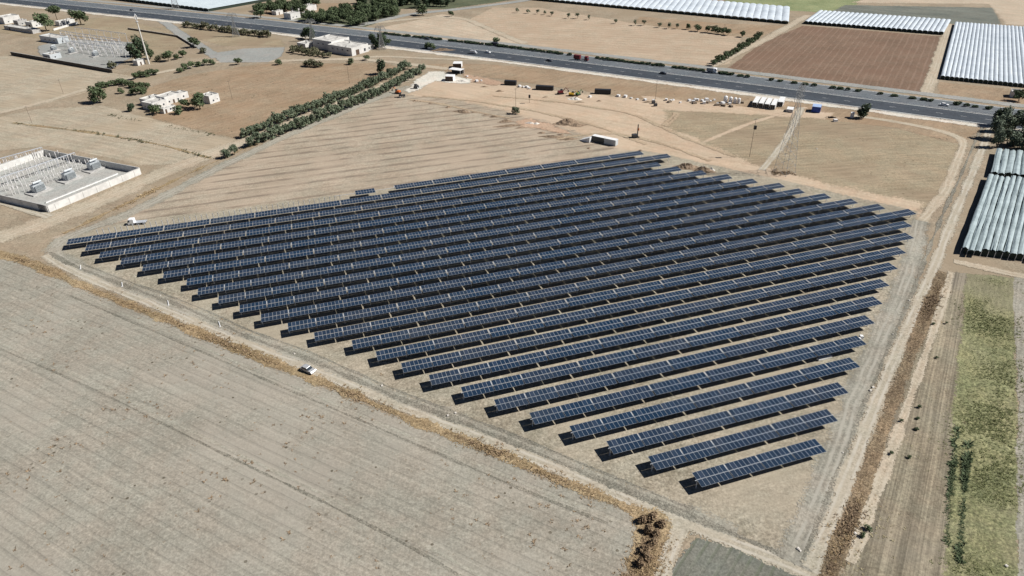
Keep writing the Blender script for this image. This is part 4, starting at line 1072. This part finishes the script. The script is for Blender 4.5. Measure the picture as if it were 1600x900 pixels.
def tractor(label, u, v, rz, mat):
    t = thing('tractor', g(u, v), rz, label, 'tractor')
    m = MB(); box0(m, -.3, 2.0, -.45, .45, .8, 1.6); m.build('bonnet', mat, t)
    m = MB(); box0(m, -1.5, -.3, -.75, .75, .9, 2.6); m.build('cab', GLASSW, t)
    m = MB(); box0(m, -1.6, -.2, -.85, .85, 2.6, 2.75); m.build('roof', mat, t)
    for x, y, s in ((-1, -.9, 2.2), (-1, .9, 2.2), (1.5, -.7, 1.4), (1.5, .7, 1.4)):
        w = part('wheel', WHEEL, t, (x, y, .34 * s)); w.scale = (s, s * 1.3, s)
tractor('dark tractor standing at the edge of the ploughed field', 628, 152, .2, STEELD)
tractor('dark tractor on the white gravel by the olive rows', 651, 138, 1.2, STEELD)
rg = thing('pile_driver', g(993, 215), .2, 'dark pile driving rig with a tall mast on the sandy yard', 'rig')
for y in (-.9, .9): m = MB(); m.prism([(-1.5, .1), (1.5, .1), (1.7, .4), (1.4, .7), (-1.4, .7), (-1.7, .4)], .45); o = m.build('track', RUBBER, rg); o.location = (0, y, 0)
m = MB(); box0(m, -1.8, .6, -1, 1, .8, 1.8); m.build('body', STEELD, rg)
m = MB(); box0(m, .7, 1.1, -.25, .25, .5, 6.6); m.build('mast', STEELD, rg); m = MB(); box0(m, 1.1, 1.5, -.3, .3, 3.5, 4.6); m.build('hammer', ORANGEP, rg)

# --------------------------------------------------------------- heaps, bags, odds and ends
def mound(name, label, cat, u, v, rx_, ry_, h, mat, seed, n=22, world=None):
    rnd = random.Random(seed); m = MB(); rings = 9
    ph = [rnd.uniform(0, 6.28) for _ in range(6)]
    for j in range(rings):
        for k in range(n):
            a = 2 * math.pi * k / n; r = j / (rings - 1)
            rr = r * (1 + .16 * math.sin(2 * a + ph[0]) + .12 * math.sin(3 * a + ph[1]))
            z = h * (math.cos(r * math.pi) * .5 + .5) * (1 + .3 * math.sin(3 * a + ph[2]) * r) + (rnd.uniform(-.16, .16) * h if 0 < j < rings - 1 else 0)
            m.v.append((rr * rx_ * math.cos(a), rr * ry_ * math.sin(a), max(-.02, z if j < rings - 1 else -.02)))
    for j in range(rings - 1):
        for k in range(n):
            k2 = (k + 1) % n; m.f.append((j * n + k, (j + 1) * n + k, (j + 1) * n + k2, j * n + k2)); m.m.append(0)
    o = m.build(name, mat); o.location = lift(world or g(u, v)); o.rotation_euler = (0, 0, rnd.uniform(-.2, .2))
    return tag(o, label, cat)
mound('earth_mound', 'brown earth mound on the sandy yard behind the inverter station', 'mound', 886, 193, 6.5, 4.2, 2.6, EARTHM, 1)
mound('earth_mound', 'low tail of the brown earth mound, on its right', 'mound', 902, 196, 5.5, 2.6, .9, EARTHM, 2)
mound('earth_mound', 'earth bank at the tip of the ploughed field below the lone tree', 'mound', 790, 190, 4, 2.5, 1.1, EARTHM, 3)
mound('earth_mound', 'long low earth bank beside the red soil', 'mound', 795, 197, 8, 1.6, .8, EARTHM, 4)
mound('earth_mound', 'dark earth bank at the corner where ploughed field and yard meet', 'mound', 722, 175, 6, 2.2, 1.0, EARTHM, 5)
mound('earth_mound', 'furrowed earth bank left of the inverter station', 'mound', 862, 214, 8, 1.5, .8, EARTHM, 6)
mound('earth_mound', 'earth bank close to the white lean to', 'mound', 888, 218, 5, 1.4, .8, EARTHM, 7)
mound('rubble_heap', 'brown rubble heap at the end of the far panel rows', 'rubble', 1072, 262, 5.2, 3.0, 2.0, EARTHM, 8)
mound('rubble_heap', 'rubble heap with white debris at the end of the far panel rows', 'rubble', 1098, 268, 5.0, 2.4, 2.1, EARTHM, 9)
mound('debris_pile', 'white debris on top of the right hand rubble', 'rubble', 1111, 266, 1.6, 1.2, 1.3, RUBBLEM, 10)
mound('debris_pile', 'smaller white debris on the left of the rubble', 'rubble', 1100, 263, 1.4, .9, 1.1, RUBBLEM, 11)
mound('debris_pile', 'pale heap in front of the yellow excavator', 'heap', 898, 155, 4.0, 2.6, 1.2, RUBBLEM, 12)
mound('debris_pile', 'white heap beside the cabins, at the foot of the canopy', 'heap', 722, 127, 5.5, 3.0, .9, RUBBLEM, 13)
mound('debris_pile', 'pale rubble on the red earth below the lone tree', 'heap', 828, 193, 3.0, 1.2, .8, RUBBLEM, 14)
mound('debris_pile', 'second pale rubble on the red earth, right of the first', 'heap', 838, 194, 2.2, 1.1, .9, RUBBLEM, 15)
mound('debris_pile', 'pale spoil bank at the near edge of the motorway, left of the yard', 'heap', 690, 79, 9, 2.4, 1.5, EARTHM, 16)
sheet('red_earth', [(800, 190), (830, 186), (862, 196), (892, 210), (860, 206), (815, 198)], M_RED, 4.5, 1.0)
sheet('red_earth', [(722, 116), (760, 122), (790, 130), (770, 134), (735, 128)], M_RED, 4.5, 1.0)
sheet('white_gravel', [(632, 141), (650, 128), (668, 112), (690, 112), (712, 120), (740, 124), (732, 130), (700, 130), (682, 126), (660, 138), (640, 146)], M_WHITEG, 4, 1)
for k, (u, v) in enumerate([(648, 158), (672, 162), (700, 168), (740, 176), (758, 180), (772, 183), (812, 200), (846, 208), (876, 211), (920, 232), (1000, 236), (1012, 160), (936, 158), (905, 160), (852, 152), (780, 143), (757, 136)]):
    mound('clod_heap', 'small brown clod heap, ' + nth(k + 1) + ' among those along the edge of the sandy yard', 'heap', u, v, random.uniform(1.2, 3.2), random.uniform(.7, 1.3), random.uniform(.35, .8), EARTHM, 60 + k)['group'] = 'small clod heaps along the sandy yard'
M_RUT = soil('yard_ruts', (.30, .228, .158), (.40, .318, .228), rag=1.4)
for ln in ([(640, 156), (690, 162), (730, 172), (780, 182), (800, 186)], [(660, 150), (740, 158), (830, 172), (930, 196), (1010, 226)], [(770, 150), (880, 160), (990, 178), (1070, 216), (1150, 246)],
           [(1035, 196), (1050, 185), (1056, 176)], [(1040, 198), (1055, 187), (1061, 177)], [(870, 218), (900, 212), (960, 206), (1040, 226), (1110, 252)]):
    strip('wheel_track', ln, 2.0, M_RUT, 2.6, .5)
bg_ = MB(); bg_.prism([(-.45, 0), (.45, 0), (.52, .5), (.45, 1.0), (-.45, 1.05), (-.52, .5)], .95); BAGM = bg_.mesh('bulk_bag', [WHITE])
pal = MB()
for x in (-.5, 0, .5): pal.box((x, 0, .08), (.12, 1.0, .16))
pal.box((0, 0, .2), (1.2, 1.0, .06)); PALM = pal.mesh('pallet', [WOOD])
b0 = None
rnd = random.Random(44)
for k, (u, v) in enumerate([(1041, 157), (1048, 158), (1052, 157), (1063, 161), (1077, 158), (1083, 160), (1090, 157), (1097, 158), (1104, 157), (1110, 159), (1116, 157), (1121, 163), (1129, 163), (1140, 163), (1100, 162), (1086, 156), (730, 120), (745, 128), (752, 127), (812, 136), (818, 137), (823, 137), (827, 139), (922, 152), (966, 151), (977, 152), (986, 154), (996, 156), (1305, 190), (1008, 157), (1021, 158)]):
    lab = 'white bulk bag, ' + nth(k + 1) + ' in the scatter along the far side of the yard'
    o = bpy.data.objects.new('bulk_bag', BAGM); COL.objects.link(o); o.location = lift(g(u, v)); o.rotation_euler = (0, 0, rnd.uniform(0, 3)); s_ = rnd.uniform(.9, 1.8); o.scale = (s_ * 1.3, s_, s_ * .75)
    tag(o, lab, 'bag', 'white bags scattered along the yard')
tk = MB(); tk.tube((0, 0, 0), (0, 0, 3.2), 1.1, n=14); tk.tube((0, 0, 3.2), (0, 0, 3.8), 1.1, .3, 14); TANKM = tk.mesh('water_tank', [WHITE])
for k, (u, v) in enumerate([(1133, 160), (1141, 160.5), (1148, 161), (1154, 161.5)]):
    o = bpy.data.objects.new('water_tank', TANKM); COL.objects.link(o); o.location = lift(g(u, v)); s_ = [1, .9, .85, .8][k]; o.scale = (s_,) * 3
    tag(o, ['largest white tank, leftmost of the four', 'second white tank from the left of the four', 'third white tank from the left of the four', 'smallest white tank, rightmost of the four'][k] + ' beside the white containers', 'tank', 'four white tanks')
for k, (u, v) in enumerate([(1046, 160), (1085, 162), (1106, 161), (1130, 166), (1142, 167), (1120, 165), (1160, 161)]):
    t = thing('crate_stack', g(u, v), rnd.uniform(0, 3), 'dark timber stack, ' + nth(k + 1) + ' from the left among the white bags', 'timber stack', 'timber stacks among the white bags')
    part('pallet', PALM, t, (0, 0, 0)).scale = (2.2, 1.4, 2); m = MB(); box0(m, -1.2, 1.2, -.6, .6, .45, .95); m.build('load', WOOD, t)
o = container('white cabinet in front of the lone motorway tree', (1333, 185), FA, 2.2, 1.6, 2.6, WHITE, WHITE, WHITE, None, 'site_cabinet', 'cabinet')
# white posts and fittings left along the ditch
pp = MB(); pp.tube((-1.5, 0, .15), (1.5, 0, .15), .13, n=7); pp.box((1.55, 0, .15), (.12, .5, .3)); PPM = pp.mesh('white_post', [WHITE])
for k, (u, v) in enumerate([(126, 418), (191, 445), (263, 474), (343, 507)]):
    o = bpy.data.objects.new('white_post', PPM); COL.objects.link(o); o.location = lift(g(u, v)); o.rotation_euler = (0, 0, FUR - .55)
    tag(o, 'white post lying beside the ditch, ' + nth(k + 1) + ' from the upper left', 'post', 'white posts lying beside the ditch')
st = MB(); st.prism([(-.4, 0), (.5, 0), (.42, .35), (.1, .5), (-.35, .38)], .7); STM = st.mesh('white_stone', [RUBBLEM])
for k, (u, v) in enumerate([(251, 462), (460, 553), (597, 603), (700, 650), (712, 646), (1317, 708), (1247, 858), (1250, 861), (1360, 611), (1364, 606), (1395, 523), (1336, 834), (1304, 325), (1313, 325), (1330, 324), (1276, 233), (1420, 470), (1572, 885)]):
    o = bpy.data.objects.new('white_stone', STM); COL.objects.link(o); o.location = lift(g(u, v)); s_ = rnd.uniform(.45, .8); o.scale = (s_,) * 3; o.rotation_euler = (0, 0, rnd.uniform(0, 6))
    tag(o, 'pale stone lump, ' + nth(k + 1) + ' among those along the tracks around the farm', 'stone', 'pale stones along the tracks')
A, B = g(1279, 565), g(1300, 559)
bd = thing('white_board', A, math.atan2((B - A).y, (B - A).x), 'long white package lying behind the fifth nearest panel row', 'package')
m = MB(); box0(m, 0, (B - A).length, 0, .9, .1, .6); m.build('wrapped_load', WHITE, bd); m = MB(); box0(m, .3, (B - A).length - .3, .1, .8, 0, .1); m.build('pallet', WOOD, bd)
for k, (u, v, n) in enumerate([(1341, 533, 3), (1345, 529, 2)]):
    o = bpy.data.objects.new('bulk_bag', BAGM); COL.objects.link(o); o.location = lift(g(u, v))
    tag(o, ['white bag at the right end of the panel rows, lower of two', 'white bag at the right end of the panel rows, upper of two'][k], 'bag')

# --------------------------------------------------------------- pylons, mast, poles
def lattice(label, base, top, wb, wt, rz=None, arms=3, bar=.16, arm=4.0, cut=.62):
    p = g(*base); H = top_height(p, *top) if top else 40.0
    rz = TH if rz is None else rz
    t = thing('lattice_pylon', p, rz, label, 'pylon')
    m = MB(); n = 9; zs = [H * cut * (1 - (1 - k / n) ** 1.0) for k in range(n + 1)]
    wd = lambda z: wb + (wt - wb) * min(1, z / (H * cut))
    zs += [H * cut + (H * .96 - H * cut) * k / 5 for k in range(1, 6)]
    cor = lambda z: [Vector((sx * wd(z) / 2, sy * wd(z) / 2, z)) for sx, sy in ((-1, -1), (1, -1), (1, 1), (-1, 1))]
    legs = [MB() for _ in range(4)]
    for z0, z1 in zip(zs, zs[1:]):
        a, b = cor(z0), cor(z1)
        for k in range(4):
            k2 = (k + 1) % 4
            legs[k].tube(a[k], b[k], bar * .8, n=4, cap=False)
            m.tube(a[k], b[k2], bar * .42, n=4, cap=False); m.tube(a[k2], b[k], bar * .42, n=4, cap=False); m.tube(b[k], b[k2], bar * .42, n=4, cap=False)
    for l in legs: l.build('leg', STEELP, t)
    m.tube((0, 0, H * .94), (0, 0, H), bar, .05, 4); m.build('bracing', STEELP, t)
    for k in range(arms):
        z = H * (.84 + .055 * k); am = MB()
        for s in (-1, 1):
            tip = Vector((s * arm * (1 - .1 * k), 0, z + .2))
            for y in (-wt / 2, wt / 2):
                am.tube((s * wt / 2, y, z), tip, bar * .5, n=4); am.tube((s * wt / 2, y, z + 1.4), tip, bar * .5, n=4)
            am.tube(tip, tip - Vector((0, 0, 1.6)), .1, n=5)
        am.build('cross_arm', STEELP, t)
    return t
lattice('tall steel lattice pylon standing in the dry field by the dirt path', (1225, 270), (1248, 128), 6.6, 1.2, TH + .3, 3, .09, 3.0, .82)
lattice('lattice pylon behind the motorway bank, left of the factory', (369, 57), (366, 20), 5.5, 1.4, TH, 3, .13, 4, .6)
lattice('lattice pylon beside the dark trees at the factory', (489, 64), (484, 30), 5, 1.3, TH, 3, .13)
lattice('lattice pylon right of the factory beside the motorway', (597, 77), (593, 40), 5, 1.3, TH, 3, .13)
lattice('lattice pylon rising above the pale greenhouse at the top left', (275, 14), (270, -40), 6, 1.4, TH, 3, .15)
p = g(233, 100); H = top_height(p, 213, 23)
ms = thing('antenna_mast', p, 0, 'tall pale tubular mast with antennas beside the upper substation', 'mast')
m = MB(); m.tube((0, 0, 0), (0, 0, H), .62, .34, 10); m.build('pole', plain('mast_paint', (.62, .60, .55), .6), ms)
for k in range(3):
    a = k * 2.09; m = MB(); m.box((math.cos(a) * .7, math.sin(a) * .7, H - 1.6), (.3, .45, 2.6), a); m.build('antenna', WHITE, ms)
m = MB(); m.tube((0, 0, H - 4.6), (0, 0, H - 4.3), .95, n=10); m.tube((0, 0, H - .2), (0, 0, H + .6), .5, .2, 10); m.build('platform', GALV, ms)
def pole(label, base, top, tr=False, arm=True, r=.11):
    p = g(*base); H = max(5, min(18, top_height(p, *top)))
    t = thing('utility_pole', p, 0, label, 'pole')
    m = MB(); m.tube((0, 0, 0), (0, 0, H), r, r * .65, 7); m.build('shaft', WOOD, t)
    if arm: m = MB(); m.box((0, 0, H - .4), (1.8, .12, .14), .3); m.build('cross_arm', WOOD, t)
    for s in (-.7, 0, .7): m = MB(); m.tube((s * math.cos(.3), s * math.sin(.3), H - .33), (s * math.cos(.3), s * math.sin(.3), H - .05), .06, n=5); m.build('insulator', PORC, t)
    if tr: m = MB(); m.box((.1, -.5, H * .78), (1.1, .9, 1.6)); m.build('transformer', DARK, t)
pole('utility pole carrying a dark transformer in the dry field', (1171, 245), (1175, 183), True)
pole('thin utility pole beside the lone tree on the bank', (806, 172), (804, 138))
pole('short pole with a dark box on the sandy yard', (827, 161), (829, 152), True, False)
pole('utility pole above the white bags', (1024, 155), (1026, 126))
pole('utility pole in the left field beside the lane', (50, 192), (42, 166))
pole('utility pole in the upper left field', (99, 146), (94, 124))
pole('utility pole in the brown field right of the cottage', (363, 155), (357, 126))
pole('utility pole in front of the factory', (546, 130), (541, 95))
pole('utility pole at the edge of the dense orchard', (575, 41), (573, 26))
pole('utility pole beyond the line of small trees', (1131, 52), (1131, 38))
for lab, u, v in (('small dark equipment box with a stub mast, upper of two left of the bags', 1021, 162), ('small dark equipment box with a stub mast, lower of two left of the bags', 1024, 166)):
    t = thing('equipment_box', g(u, v), .2, lab, 'equipment'); m = MB(); box0(m, -.9, .9, -.6, .6, 0, 1.5); m.build('case', STEELD, t); m = MB(); m.tube((.6, 0, 1.5), (.6, 0, 2.8), .1, n=6); m.build('stub_mast', STEELD, t)

# --------------------------------------------------------------- greenhouses and vineyard covers
def plastic(name, c, dirt):
    m, nt, b = new_mat(name)
    pos = N(nt, 'NewGeometry').outputs['Position']
    f = math_(nt, 'ADD', math_(nt, 'MULTIPLY', noise(nt, pos, .09, 4, .7), .6), math_(nt, 'MULTIPLY', noise(nt, pos, .5, 3), .4))
    nt.links.new(mix(nt, ramp(nt, f, .36, .66), c, dirt), b.inputs['Base Color'])
    b.inputs['Roughness'].default_value = .4; b.inputs['Specular IOR Level'].default_value = .4
    return m
PLW = plastic('white_plastic_film', (.60, .645, .68), (.46, .51, .55))
PLP = plastic('pale_plastic_film', (.52, .58, .60), (.45, .51, .54))
PLT = plastic('teal_plastic_film', (.38, .45, .46), (.26, .315, .32))
SIDESHADE = plain('open_side_shade', (.03, .042, .032), .9)  # near-black colour standing for the shade below the eaves
VINE = plain('vine_canopy', (.025, .04, .02), .95, var=.4)
def cover(name, label, A, B, C, n, film, eave, rise, gap, wob=0.0, cat='greenhouse', inset=.5, seed=0, sub=1):
    A, B, C = g(*A), g(*B), g(*C); rnd = random.Random(seed)
    t = thing(name, A, 0, label, cat)
    U_, V_ = B - A, C - A; LU, LV = U_.length, V_.length; u, v = U_ / LU, V_ / LV
    pw = LU / n; nl = max(2, int(LV / 7)) if wob else 2
    def span():
        m = MB(); K = 8; ja, jb = rnd.uniform(-1, 1) * wob, rnd.uniform(-1, 1) * wob
        for j in range(nl + 1):
            d = j / nl * LV + (ja if j == 0 else jb if j == nl else 0)
            for k in range(K + 1):
                x = gap / 2 + (pw - gap) * k / K; z = eave + rise * (1 - (2 * k / K - 1) ** 2) + rnd.uniform(-.3, .3) * wob * .4
                p = u * (x + rnd.uniform(-.1, .1) * wob) + v * d; m.v.append((p.x, p.y, z))
        for j in range(nl):
            for k in range(K):
                a = j * (K + 1) + k; m.f.append((a, a + 1, a + K + 2, a + K + 1)); m.m.append(0)
        for e in ((0, 1) if not wob else ()):
            base = e * nl * (K + 1); i = len(m.v)
            m.f.append(tuple(base + k for k in range(K + 1))); m.m.append(0)
        return m.mesh('plastic_span', [film], smooth=True)
    me = None
    for k in range(n):
        if me is None or wob: me = span()
        o = part('plastic_span', me, t, u * (k * pw))
    c = (U_ + V_) / 2; rz = math.atan2(u.y, u.x)
    # dark sheets painted for shade in the open sides, and what grows inside
    q = [u * inset + v * inset, U_ - u * inset + v * inset, U_ + V_ - u * inset - v * inset, V_ + u * inset - v * inset]
    m = MB()
    for a, b in zip(q, q[1:] + q[:1]): m.poly([a, b, b + Vector((0, 0, eave - .06)), a + Vector((0, 0, eave - .06))])
    m.build('side_shade', SIDESHADE, t)
    m = MB(); m.poly([p + Vector((0, 0, eave - .5)) for p in q]); m.build('crop_canopy', VINE, t)
    m = MB(); m.tube((0, 0, 0), (0, 0, eave), .07, n=5); pme = m.mesh('post', [GALV])
    for k in range(n + 1): part('post', pme, t, u * min(max(k * pw, .1), LU - .1))
    return t
cover('greenhouse', 'big white multi span greenhouse at the upper right edge', (1468, 124), (1720, 149), (1491, 38.5), 32, PLW, 1.9, .5, .20, .3)
cover('greenhouse', 'shallow white multi span greenhouse behind the red brown field', (1255, 37.5), (1474, 55), (1279, 20), 28, PLW, 1.9, .6, .28, .3, seed=2)
cover('greenhouse', 'long white greenhouse along the top edge behind the line of small trees', (690, -13), (1232, 38), (728, -28), 60, PLW, 2.0, .7, .12, 0, seed=3)
cover('greenhouse', 'pale smooth greenhouse in the top left corner beyond the motorway', (130, -6), (326, 18.5), (270, -26), 30, PLP, 2.6, .5, .0, 0, seed=4)
cover('vineyard_cover', 'teal plastic covered vineyard at the right edge, nearer block', (1499, 397), (1720, 424), (1541, 281), 20, PLT, 2.3, .45, .16, 1.4, 'vineyard cover', .9, 5)
cover('vineyard_cover', 'teal plastic covered vineyard at the right edge, farther block', (1545, 278), (1740, 296), (1554, 241), 17, PLT, 2.3, .45, .16, 1.4, 'vineyard cover', .9, 6)
#END2
# ------------------------------------------------------------------ sky, sun, camera
SUN_AZ, SUN_EL = R_(0), R_(44)
w = bpy.data.worlds.new("World"); sc.world = w; w.use_nodes = True
sky = w.node_tree.nodes.new('ShaderNodeTexSky'); sky.sky_type = 'NISHITA'; sky.sun_disc = False
sky.altitude = 2500; sky.air_density = .5; sky.dust_density = .5; sky.ozone_density = 1.5; sky.sun_elevation = SUN_EL; sky.sun_rotation = math.pi / 2 - SUN_AZ
bg = w.node_tree.nodes['Background']; bg.inputs['Strength'].default_value = .05
w.node_tree.links.new(sky.outputs[0], bg.inputs[0])
ld = bpy.data.lights.new('sun', 'SUN'); ld.energy = 5.0; ld.angle = R_(.53); ld.color = (1, .97, .925)
lo = bpy.data.objects.new('sun', ld); COL.objects.link(lo)
sd = Vector((math.cos(SUN_AZ) * math.cos(SUN_EL), math.sin(SUN_AZ) * math.cos(SUN_EL), math.sin(SUN_EL)))
lo.rotation_euler = sd.to_track_quat('Z', 'Y').to_euler(); lo.location = sd * 400
cd = bpy.data.cameras.new('camera'); cd.sensor_width = 36; cd.lens = 36 * FOC / 1600; cd.clip_end = 20000; cd.clip_start = 1
co = bpy.data.objects.new('camera', cd); COL.objects.link(co)
X, U, F = Vector((1, 0, 0)), Vector((0, sp, cp)), Vector((0, cp, -sp))
rx, ux = X * cr + U * sr, -X * sr + U * cr
co.matrix_world = Matrix(((rx.x, ux.x, -F.x, 0), (rx.y, ux.y, -F.y, 0), (rx.z, ux.z, -F.z, HC), (0, 0, 0, 1)))
sc.camera = co
sc.view_settings.view_transform = 'Standard'; sc.view_settings.look = 'None'
sc.view_settings.exposure = .42; sc.view_settings.gamma = 1; sc.view_settings.use_curve_mapping = False
sc.cycles.transparent_max_bounces = 12
